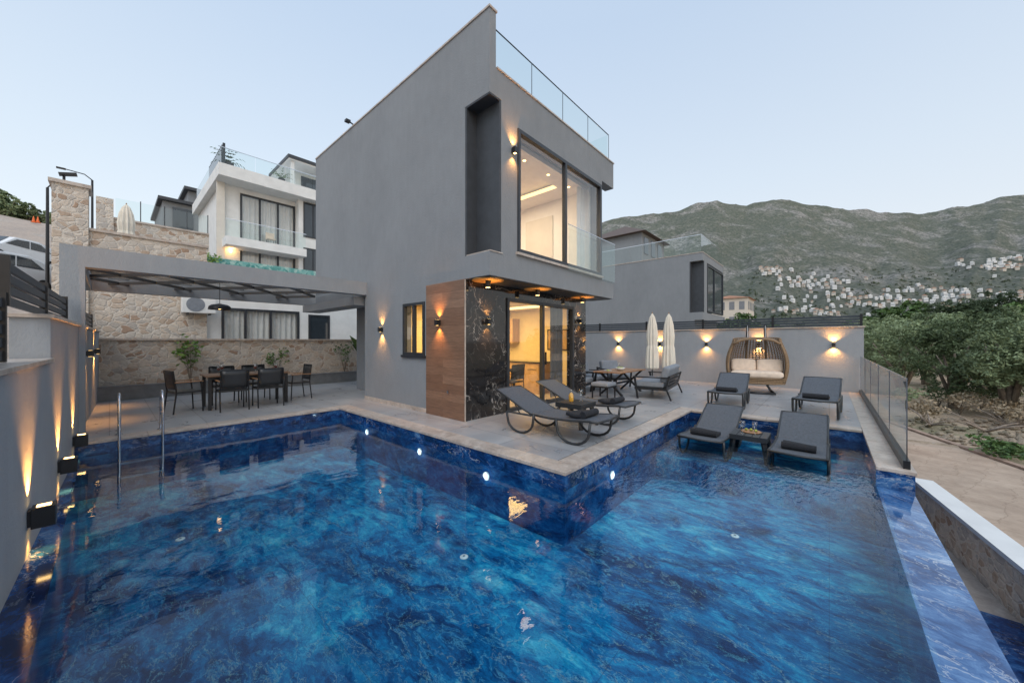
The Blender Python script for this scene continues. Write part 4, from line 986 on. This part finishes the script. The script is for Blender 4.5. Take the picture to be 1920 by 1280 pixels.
for i,(px,py,lb,m_,h,w_) in enumerate(((1880,858,'green weed patch beside the driveway at the right edge','green',.45,.7),(1730,790,'dry scrub clump by the end of the glass fence','dry',.7,.8),(1800,775,'dry scrub clump under the front olive tree','dry',.8,.9),(1870,780,'dry scrub clump beside the fallen branches','dry',.7,.9),(1915,800,'dry scrub clump at the right frame edge','dry',.7,.8),(1700,762,'low olive scrub at the edge of the grove','olive',.8,.9),(1760,760,'low green scrub between the front olive trees','olive',.8,1.0),(1840,765,'low olive scrub right of the front olive tree','olive',.9,1.1))):
    q = P(px,py,Z=-1.35); shrub('scrub_bush',lb,(q.x,q.y,-1.4),h,w_,420,.14,M[m_],'bush',60+i,9)
for i,(px,py,lb) in enumerate(((1850,812,'dead bare branch lying on the ground at the grove edge, left one'),(1890,800,'dead bare branch lying on the ground at the grove edge, right one'),(1745,800,'dead bare branch lying near the end of the glass fence'))):
    q = P(px,py,Z=-1.35); rg = random.Random(i); mb = MB()
    for k in range(7):
        a = rg.uniform(0,6.28); l = rg.uniform(.4,1.0); c = Vector((q.x,q.y,-1.3)); d = Vector((math.cos(a),math.sin(a),rg.uniform(.1,.7)))
        mb.tube([c,c+d*l*.5+Vector((0,0,.05)),c+d*l],[.035,.022,.008],6)
    tag(mb.build('dead_branch',M['deadwood'],smooth=True),lb,'branch')
rk = random.Random(5)
mb = MB()
for _ in range(260):
    px = rk.uniform(1690,1930); py = rk.uniform(785,850); q = P(px,py,Z=-1.38)
    if q.y > L2(q.x)-.3: continue
    s_ = rk.uniform(.03,.11); mb.lathe([(s_*.6,-.02),(s_,s_*.3),(s_*.5,s_*.8)],(q.x,q.y,-1.38),6)
tag(mb.build('rubble_stones',M['plain']),'loose pale stones scattered on the dirt beside the driveway','stones',kind='stuff')

# ================================================================== TERRACE BACK WALL, GLASS FENCE
t = thing('terrace_wall','grey rendered back wall of the terrace with lit lamps','wall',(14.5,5,0))
MB().box(14.5,14.75,-.75,14.5,-1.4,1.92).build('wall_body',M['stucco2'],t); MB().box(14.46,14.79,-.78,14.5,1.92,1.95).build('coping',M['coping'],t)
louvre('louvre_fence','long dark louvre fence on top of the terrace back wall',(14.62,-.7,0),(14.62,14,0),1.955,2.28,4,7)
GF = thing('glass_fence','frameless glass fence along the right edge of the terrace above the driveway','fence',(6.2,-.68,0))
MB().box(6.2,14.45,-.71,-.65,.004,.10).build('base_channel',M['metal'],GF)
for k in range(5):
    a = 6.2+8.2*k/5; b = 6.2+8.2*(k+1)/5
    MB().quad((a+.01,-.68,.1),(b-.01,-.68,.1),(b-.01,-.68,1.06),(a+.01,-.68,1.06)).build('glass_pane',M['rail'],GF)
MB().bar((6.2,-.68,1.067),(14.45,-.68,1.067),.012).build('top_rail',M['chrome'],GF)
for k in range(6): MB().box(6.196+8.2*k/5,6.204+8.2*k/5,-.685,-.675,.1,1.06).build('edge_strip',M['chrome'],GF)

# ================================================================== NEIGHBOUR VILLA (right)
NV = thing('neighbour_villa','grey flat roofed villa with glass roof balustrade beyond the terrace back wall','house',(21.2,5.1,0))
a, yb0, e, yend = 21.2, 5.1, 26.2, 16
MB().box(a,e,yb0+.65,yend,-1,6.3).build('body',M['stucco'],NV)
mb = MB(); mb.box(a,e,yb0,yb0+.65,5.88,6.3); mb.box(a,e,yb0,yb0+.65,2.67,3.09); mb.box(a+.35,a+.95,yb0,yb0+.65,3.09,5.88); mb.box(a,e,yb0+.4,yb0+.65,-1,2.67); mb.build('front_frame',M['stucco'],NV)
mb = MB(); mb.box(a+.005,a+.345,yb0+.6,yb0+.648,3.09,5.88); mb.box(a+.31,a+.348,yb0+.005,yb0+.6,3.09,5.88); mb.build('niche',M['dark'],NV)
wn = frame(MB(),'x',yb0-.03,yb0+.08,a+.95,e-.1,3.15,5.8,.09,(a+2.6,)).build('window',M['frame'],NV); MB().box(a+1.04,e-.19,yb0+.02,yb0+.04,3.24,5.71).build('pane',M['dglass'],wn)
MB().box(a-.02,e+.02,yb0-.02,yend,6.3,6.34).build('roof_coping',M['coping'],NV)
for k in range(3): pane('x',yb0+.1,a+.1+1.7*k,a+.1+1.7*(k+1)-.03,6.34,7.3).build('balustrade_pane',M['rail'],NV)
for k in range(5): pane('y',a+.1,yb0+.1+2*k,yb0+.1+2*(k+1)-.03,6.34,7.3).build('balustrade_pane',M['rail'],NV)
mb = MB(); mb.bar((a+.1,yb0+.1,7.31),(e,yb0+.1,7.31),.03); mb.bar((a+.1,yb0+.1,7.31),(a+.1,15,7.31),.03); mb.build('handrail',M['chrome'],NV)
q = P(1182,440,d=44)
t = thing('brown_roof_house','dark house with brown pitched roof showing behind the neighbour villa','house',(q.x,q.y,0))
MB().box(q.x-4,q.x+3,q.y-3,q.y+4,-2,q.z-1.2).build('wall',M['stucco'],t)
MB().add([(q.x-4.6,q.y-3.6,q.z-1.2),(q.x+3.6,q.y-3.6,q.z-1.2),(q.x+3.6,q.y+4.6,q.z-1.2),(q.x-4.6,q.y+4.6,q.z-1.2),(q.x-.5,q.y+.5,q.z+1.0)],[(0,1,4),(1,2,4),(2,3,4),(3,0,4),(0,3,2,1)]).build('roof',M['brownroof'],t)
for k in range(3): MB().box(q.x-3.4+k*2.1,q.x-2.2+k*2.1,q.y-3.05,q.y-3.01,q.z-3.4,q.z-1.6).build('window',M['dglass'],t)
q = P(1362,d=72); zt = P(1390,562,d=74).z
t = thing('cream_hotel','cream three storey building with rows of windows and red tiled roof behind the back wall','building',(q.x,q.y,0))
x0,x1,y0,y1 = q.x, q.x+8, q.y-3.6, q.y+3.5
MB().box(x0,x1,y0,y1,-2,zt).build('wall',M['hcream'],t)
MB().add([(x0-.4,y0-.4,zt),(x1+.4,y0-.4,zt),(x1+.4,y1+.4,zt),(x0-.4,y1+.4,zt),(x0+3,(y0+y1)/2,zt+.9),(x1-3,(y0+y1)/2,zt+.9)],[(0,1,5,4),(1,2,5),(2,3,4,5),(3,0,4),(0,3,2,1)]).build('roof',M['roofred'],t)
for f_ in range(3):
    for k in range(4):
        MB().box(x0-.05,x0-.01,y0+.5+k*1.7,y0+1.4+k*1.7,zt-2.3-f_*3,zt-.7-f_*3).build('window',M['hdark'],t); MB().box(x0+.8+k*1.9,x0+1.8+k*1.9,y0-.05,y0-.01,zt-2.3-f_*3,zt-.7-f_*3).build('window',M['hdark'],t)

# ================================================================== MOUNTAIN AND TOWN
rp = [(900,470),(1050,440),(1150,410),(1200,400),(1260,394),(1300,384),(1345,372),(1400,381),(1450,374),(1500,376),(1560,385),(1600,392),(1660,394),(1720,397),(1800,384),(1870,370),(1920,362),(2050,350),(2300,345),(2700,400)]
def ridge(px):
    for (a,ya),(b,yb_) in zip(rp[:-1],rp[1:]):
        if px <= b: return ya+(yb_-ya)*(px-a)/(b-a)
    return 400
D0, D1 = 250., 1400.
def mz(px, d):
    t_ = (d-D0)/(D1-D0); zr = (640-ridge(px))/FPX*D1
    if t_ <= 0: return -2
    q = P(px,d=d)
    env = .10*t_+.90*t_**1.9 if t_ <= 1 else 1-(t_-1)*.9
    rdg = 1-abs(noise.noise(Vector((px*.010,d*.0015,1.7))))*2
    rd2 = 1-abs(noise.noise(Vector((px*.028,d*.0038,5.2))))*2
    n = noise.fractal(Vector((q.x*.009,q.y*.009,0)),.8,2.1,7)
    k = min(1,t_*1.6)
    return -2+zr*env+((rdg-.55)*29+(rd2-.55)*6)*k*(1-.75*max(0,t_-.6)/.4 if t_ > .6 else 1)+n*10*k
mb = MB(); pxs = [900+i*5 for i in range(320)]; ds = [120,200]+[250+i*10.5 for i in range(144)]
mb.add([(P(px,d=d).x,P(px,d=d).y,mz(px,d)) for px in pxs for d in ds],[(i*len(ds)+j,(i+1)*len(ds)+j,(i+1)*len(ds)+j+1,i*len(ds)+j+1) for i in range(len(pxs)-1) for j in range(len(ds)-1)])
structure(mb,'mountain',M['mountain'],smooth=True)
def town_proto(kind):
    mb = MB(); mb.mi = 0
    if kind == 0: mb.box(-5,5,-4,4,-3,6); mb.box(-3,5,-2,4,6,8.5)
    elif kind == 1: mb.box(-6,6,-4,4,-3,6)
    else: mb.box(-7,0,-4,4,-3,5); mb.box(0,7,-5,3,-3,8)
    mb.mi = 1
    for f_ in range(2):
        for k in range(4):
            yy = -3.2+k*1.8; xx = -4+k*2.2; x_ = {0:-5,1:-6,2:-7}[kind]
            mb.box(x_-.1,x_,yy,yy+1.0,.8+f_*2.6,2.2+f_*2.6); mb.box(xx,xx+1.1,-4.1,-4.0,.8+f_*2.6,2.2+f_*2.6)
    if kind == 1:
        mb.mi = 2; mb.add([(-6.5,-4.5,6),(6.5,-4.5,6),(6.5,4.5,6),(-6.5,4.5,6),(-3,0,8.6),(3,0,8.6)],[(0,1,5,4),(1,2,5),(2,3,4,5),(3,0,4),(0,3,2,1)])
    return mb
protos = []
for k,(mt,lb,gr) in enumerate((([M['hwhite'],M['hdark'],M['roofred']],'small white stepped flat roofed house in the hillside town across the valley','white stepped houses of the hillside town'),([M['hcream'],M['hdark'],M['roofred']],'small cream house with red roof in the hillside town across the valley','red roofed houses of the hillside town'),([M['hwhite'],M['hdark'],M['roofred']],'small white double block house in the hillside town across the valley','white double block houses of the hillside town'))):
    o = tag(town_proto(k).build('town_house',mt),lb,'house',gr); protos.append(Stock(o))
rt = random.Random(99); cnt = 0
def hit(px,py):
    tgt = (640-py)/FPX; d = 330
    while d < 1350:
        if (mz(px,d)-EYE)/d >= tgt: break
        d += 8
    return d
def drop(px,py,kind,s_):
    d = hit(px,py)
    q = P(px,d=d); protos[kind].place((q.x,q.y,mz(px,d)+1.5),rt.uniform(-.5,.5),scale=s_*d/700)
def spot():
    u = rt.random()
    if u < .13: return rt.gauss(1880,36), rt.gauss(498,7)
    if u < .18: return rt.gauss(1447,10), rt.gauss(512,4)
    if u < .28: return rt.gauss(1525,34), rt.gauss(534,7)
    band = rt.choice((552,562,571,580,590)); px = 1450+480*rt.random()**.75
    return px, band+6*math.sin(px*.025+band)+rt.gauss(0,3.2)
placed = []
tries = 0
while cnt < 250 and tries < 9000:
    tries += 1
    px, py = spot()
    if px < 1425 or px > 1960 or py > 597 or py < 484: continue
    if noise.noise(Vector((px*.02,py*.05,9))) < -.12 and rt.random() < .75: continue
    if any(abs(px-a_)<7 and abs(py-b_)<4.2 for a_,b_ in placed): continue
    placed.append((px,py)); drop(px,py,rt.choice([0,0,2,2,1,1]),rt.uniform(.48,.80)); cnt += 1
mb = MB()
for _ in range(550):
    px = rt.uniform(1390,1960); py = rt.uniform(505,600); d = hit(px,py)
    q = P(px,d=d); s_ = rt.uniform(1.8,3.4)
    leafquads(mb,(q.x,q.y,mz(px,d)+s_*.4),(s_,s_,s_*.8),14,s_*.9,rt,.8)
tag(mb.build('valley_trees',M['valley'],fixn=False),'dark green trees and bushes between the houses of the hillside town','trees',kind='stuff')

# ================================================================== SUN LOUNGERS
def lounger():
    r = thing('sun_lounger',None,'sun lounger')
    seat = [(0,.37),(.12,.375),(.4,.345),(.8,.325),(1.15,.335)]; back = [(1.16,.335),(1.4,.43),(1.65,.545),(1.94,.665)]
    def strip(pr,w_):
        n = len(pr)-1
        mb = MB(); vs = [(x,s_*w_,z) for x,z in pr for s_ in (-1,1)]; mb.add(vs,[(2*i,2*i+2,2*i+3,2*i+1) for i in range(n)]); return mb
    strip(seat,.31).build('seat',M['sling'],r,solid=.012); strip(back,.31).build('backrest',M['sling'],r,solid=.012)
    mb = MB()
    for s_ in (-1,1): mb.tube([(x,s_*.325,z) for x,z in seat],.018,8)
    mb.tube([(0,-.325,.37),(-.02,0,.365),(0,.325,.37)],.018,8)
    mb.build('seat_frame',M['plastic'],r,smooth=True)
    mb = MB()
    for s_ in (-1,1): mb.tube([(x,s_*.325,z) for x,z in back],.016,8)
    mb.tube([(1.94,-.325,.665),(1.96,0,.67),(1.94,.325,.665)],.016,8); mb.tube([(1.55,-.31,.5),(1.4,-.31,.3)],.01,6); mb.tube([(1.55,.31,.5),(1.4,.31,.3)],.01,6)
    mb.build('back_frame',M['plastic'],r,smooth=True)
    for s_ in (-1,1):
        y = s_*.335
        for x0 in (.12,1.12):
            pts = []
            for k in range(11):
                a = math.pi*(1+k/10); pts.append((x0+.27+.27*math.cos(a),y,.21+.195*math.sin(a)))
            pts = [(x0-.02,y,.36)]+pts+[(x0+.56,y,.335 if x0 < 1 else .32)]
            MB().tube(pts,.02,8).build('leg',M['plastic'],r,smooth=True)
    MB().tube([(1.15,-.335,.32),(1.68,-.335,.32)],.016,6).build('rear_rail',M['plastic'],r); MB().tube([(1.15,.335,.32),(1.68,.335,.32)],.016,6).build('rear_rail',M['plastic'],r)
    return Stock(r)
LG = lounger()
tw = thing('towel',None,'towel')
mb = MB(); mb.tube([(0,-.2,.055),(0,.2,.055)],.052,14); mb.build('rolled_end',M['towel'],tw,smooth=False)
MB().grid(lambda u,v:(.03+.26*u,-.2+.4*v,.03+.012*math.sin(u*5+v*3)),8,6).build('folded_layer',M['towel'],tw,solid=.05,smooth=True)
tw = Stock(tw)
SZ = -.47
spots = [((4.80,2.40,0),90,'charcoal sun lounger on the terrace nearest the pool corner','charcoal towel folded on the lounger nearest the pool corner'),((6.22,2.62,0),90,'charcoal sun lounger by the house on the far side of the small table with juice','charcoal towel folded on the lounger by the sliding door'),
 ((6.42,1.60,SZ),0,'charcoal sun lounger standing in the shallow water, left one','charcoal towel on the left lounger in the water'),((6.42,.34,SZ),0,'charcoal sun lounger standing in the shallow water, right one by the glass fence','charcoal towel on the right lounger in the water'),
 ((8.95,1.72,0),4,'charcoal sun lounger on the deck behind the pool, left one, before the swing chair','charcoal towel on the left lounger behind the pool'),((8.95,.22,0),-3,'charcoal sun lounger on the deck behind the pool, right one near the glass fence','charcoal towel on the right lounger behind the pool')]
for loc,rz,lb,tl in spots:
    LG.place(loc,R(rz),lb)
    c,s_ = math.cos(R(rz)),math.sin(R(rz)); tw.place((loc[0]+.3*c,loc[1]+.3*s_,loc[2]+.365),R(rz),tl)
def side_table():
    r = thing('side_table',None,'table')
    mb = MB()
    for k in range(5): mb.box(-.26,.26,-.26+k*.106,-.26+k*.106+.098,.4,.42)
    mb.build('tabletop',M['plastic'],r); mb = MB(); frame(mb,'x',-.26,-.23,-.26,.26,.34,.4,.025); frame(mb,'x',.23,.26,-.26,.26,.34,.4,.025); mb.box(-.26,-.23,-.23,.23,.34,.4); mb.box(.23,.26,-.23,.23,.34,.4); mb.build('apron',M['plastic'],r)
    for sx in (-1,1):
        for sy in (-1,1): MB().bar((sx*.2,sy*.2,.4),(sx*.27,sy*.27,0),.07,.04).build('leg',M['plastic'],r)
    return Stock(r)
ST = side_table()
TZ = SZ+.42
ST.place((5.55,3.4,0),0,'black slatted side table between the two loungers by the house'); ST.place((7.2,1.0,SZ),0,'black slatted side table standing in the water between two loungers')
t = thing('juice_carafe','glass carafe of orange juice on the side table by the house','bottle',(5.48,3.45,.42))
MB().lathe([(.04,0),(.045,.02),(.045,.12),(.02,.17),(.018,.2),(.024,.22)],(5.48,3.45,.421),16).build('glass_body',M['glass'],t,smooth=True); MB().lathe([(.038,.004),(.042,.02),(.042,.12),(.02,.16)],(5.48,3.45,.421),14).build('juice',M['juice'],t,smooth=True)
eg.place((5.66,3.36,.42),0,'empty glass next to the juice carafe'); eg.place((7.12,1.1,TZ),0,'empty wine glass on the table in the water, left one'); eg.place((7.15,.93,TZ),0,'empty wine glass on the table in the water, right one')
t = thing('serving_board','round wooden board with snacks on the table in the water','tray',(7.3,1.0,TZ)); MB().lathe([(.14,0),(.15,.01),(.14,.02)],(7.3,1.0,TZ+.001),20).build('board',M['teak'],t)
mb = MB()
for k in range(9): mb.lathe([(.012,0),(.026,.02),(.012,.042)],(7.3+.07*math.cos(k*2.1)*(k%3)/2,1.0+.08*math.sin(k*2.1),TZ+.022),8)
mb.build('snacks',M['fruit'],t,smooth=True)

# ================================================================== LOUNGE SET, PARASOLS, SWING
def sofa(name,cat,w_,n):
    r = thing(name,None,cat)
    mb = MB(); mb.box(-w_/2,w_/2,-.38,.38,.24,.30); mb.box(-w_/2,w_/2,-.42,-.38,.24,.33)
    mb.build('seat_frame',M['metal'],r)
    mb = MB()
    for z in (.40,.49,.58): mb.bar((-w_/2,-.43-.12*(z-.3),z),(w_/2,-.43-.12*(z-.3),z),.02,.055)
    mb.build('back_frame',M['metal'],r)
    for s_ in (-1,1):
        x = s_*(w_/2-.02)
        MB().bar((x,.30,.0),(x,.38,.57),.05,.035).build('leg',M['metal'],r); MB().bar((x,-.52,0),(x,-.40,.3),.05,.035).build('leg',M['metal'],r)
        MB().bar((x,-.40,.3),(x,-.49,.62),.05,.035).build('back_post',M['metal'],r)
        MB().bar((x,-.48,.57),(x,.42,.57),.07,.03).build('armrest',M['metal'],r)
    cw = (w_-.12)/n
    for k in range(n):
        a = -w_/2+.06+k*cw
        MB().box(a+.005,a+cw-.005,-.34,.40,.302,.45).build('seat_cushion',M['cushion'],r,bevel=.04)
        mb = MB().box(a+.01,a+cw-.01,-.09,.09,0,.40); mb.xf(Matrix.Translation((0,-.31,.45)) @ Matrix.Rotation(R(14),4,'X')); mb.build('back_cushion',M['cushion'],r,bevel=.05)
    return r
S2 = Stock(sofa('garden_sofa','sofa',1.8,2)); S1 = Stock(sofa('garden_armchair','armchair',.8,1))
S2.place((10.2,3.62,0),R(8),'grey cushioned two seat garden sofa with dark frame by the parasols')
S1.place((9.1,5.55,0),R(190),'grey cushioned garden armchair next to the sliding door'); S1.place((10.15,5.65,0),R(180),'grey cushioned garden armchair in the middle across from the sofa'); S1.place((11.3,5.4,0),R(150),'grey cushioned garden armchair farthest back beside the parasols')
t = thing('garden_table','rectangular teak garden table with crossed black legs in front of the sofa','table',(10.0,4.6,0))
mb = MB()
for k in range(7): mb.box(9.1,10.9,4.2+k*.115,4.2+k*.115+.108,.63,.66)
mb.build('tabletop',M['teak'],t)
for x in (9.35,10.65):
    MB().bar((x,4.25,0),(x,4.92,.63),.07,.05).build('leg',M['metal'],t); MB().bar((x+.055,4.92,0),(x+.055,4.25,.63),.05,.05).build('leg',M['metal'],t)
MB().bar((9.35,4.58,.3),(10.65,4.58,.3),.05,.05).build('stretcher',M['metal'],t)
t = thing('fruit_bowl','small bowl of fruit on the teak garden table','bowl',(9.75,4.5,.66)); MB().lathe([(.05,0),(.12,.05),(.14,.09),(.13,.09),(.05,.02)],(9.75,4.5,.661),18).build('bowl_body',M['plate'],t,smooth=True)
mb = MB()
for k in range(6): mb.lathe([(.008,0),(.036,.025),(.036,.045),(.008,.07)],(9.75+.06*math.cos(k),4.5+.06*math.sin(k),.70),8)
mb.build('fruit',M['fruit'],t,smooth=True)
eg.place((10.1,4.7,.66),0,'empty wine glass on the teak garden table'); pl.place((9.4,4.7,.66),0,'white plate on the left end of the teak garden table')
stl = thing('garden_stool','grey cushioned stool in front of the teak garden table','stool',(8.75,4.5,0)); MB().box(8.5,9.0,4.25,4.75,.32,.42).build('seat_cushion',M['cushion'],stl,bevel=.03); MB().box(8.5,9.0,4.25,4.75,.29,.318).build('seat_frame',M['metal'],stl)
for x in (8.52,8.95):
    for y in (4.27,4.70): MB().box(x,x+.03,y,y+.03,0,.29).build('leg',M['metal'],stl)
q = P(1223,d=12.8); parasol('closed_parasol','closed cream parasol by the back wall, left one of two',q.x,q.y,0,2.5,.21)
q = P(1254,d=12.9); parasol('closed_parasol','closed cream parasol by the back wall, right one of two',q.x,q.y,0,2.5,.21)
SW = thing('swing_chair','double rattan hanging swing chair with cream cushions on a curved stand','swing chair',(0,0,0))
mb = MB()
W_, Dp = .78, .46
def wid(v): return W_*(.88+.12*math.sin(math.pi*min(1,v*1.1)))*(1-.15*v**3)
def shell(u, v):
    a = R(-112+224*u); k = 1-.40*max(0,v-.65)/.35-.22*max(0,.2-v)/.2
    return Vector((.05+Dp*math.cos(a)*k, wid(v)*math.sin(a), .30+(1.18+.14*math.cos(a*.5))*v))
NU, NV_ = 34, 22
for j in range(NV_+1): mb.tube([shell(i/24,j/NV_) for i in range(25)],.016,5)
for i in range(NU+1): mb.tube([shell(i/NU,j/12) for j in range(13)],.015,5)
wt = wid(1.0)*.93
def hood(t_, f):
    c_ = (1-abs(t_)**2.6)**.6 if abs(t_) < 1 else 0; return Vector((-.20+.50*f*(.4+.6*c_), wt*t_*(1-.05*f), 1.40+.17*c_+.05*math.sin(math.pi*f)))
for k in range(27): t_ = -.97+1.94*k/26; mb.tube([hood(t_,f/5) for f in range(6)],.015,5)
for f in range(6): mb.tube([hood(-.97+1.94*k/18,f/5) for k in range(19)],.015,5)
for k in range(16): x = -.25+.6*k/15; mb.tube([(x,-.6,.34),(x,.6,.34)],.015,5)
for z in (.3,.345,.39,.435): mb.tube([(-.24,-.66,z),(-.38,-.4,z),(-.42,0,z),(-.38,.4,z),(-.24,.66,z)],.02,6)
mb.build('basket',M['wicker'],SW,smooth=True)
mb = MB(); mb.tube([shell(0,v/12) for v in range(12)]+[hood(-.97+1.94*k/18,0) for k in range(19)]+[shell(1,1-v/12) for v in range(1,13)],.03,8)
mb.tube([(-.2,-.66,.31),(-.38,-.4,.3),(-.42,0,.3),(-.38,.4,.3),(-.2,.66,.31)],.03,8); mb.build('rim',M['wicker'],SW,smooth=True)
def pillow(lx,ly,lz):
    m_ = MB()
    def f(u,v):
        th = 2*math.pi*u; ph = math.pi*(v-.5)
        def se(c,e): return math.copysign(abs(c)**e,c)
        return (lx*se(math.cos(ph),.35)*se(math.cos(th),.35), ly*se(math.cos(ph),.35)*se(math.sin(th),.35), lz*se(math.sin(ph),.6))
    return m_.grid(f,40,16)
m_ = pillow(.34,.64,.11); m_.xf(Matrix.Translation((-.06,0,.54))); m_.build('seat_cushion',M['creamcloth'],SW,smooth=True)
for s_ in (-1,1):
    m_ = pillow(.20,.32,.11); m_.xf(Matrix.Translation((.23,.325*s_,.77)) @ Matrix.Rotation(R(-74),4,'Y')); m_.build('back_cushion',M['creamcloth'],SW,smooth=True)
for s_ in (-1,1):
    MB().tube([(-.45,s_*.42,.03),(.45,s_*.36,.03),(.72,s_*.3,.12),(.82,s_*.27,.6),(.78,s_*.25,1.3),(.6,s_*.23,1.78),(.35,s_*.22,1.98),(.1,s_*.22,1.97)],.034,10).build('stand_pole',M['metal'],SW,smooth=True)
    MB().tube([(.1,s_*.22,1.97),(.08,s_*.22,1.58)],.01,6).build('chain',M['chrome'],SW)
MB().tube([(-.45,-.42,.03),(-.5,0,.03),(-.45,.42,.03)],.034,8).build('base_bar',M['metal'],SW,smooth=True)
SW.location = (12.75,1.62,0); SW.rotation_euler = (0,0,R(8))
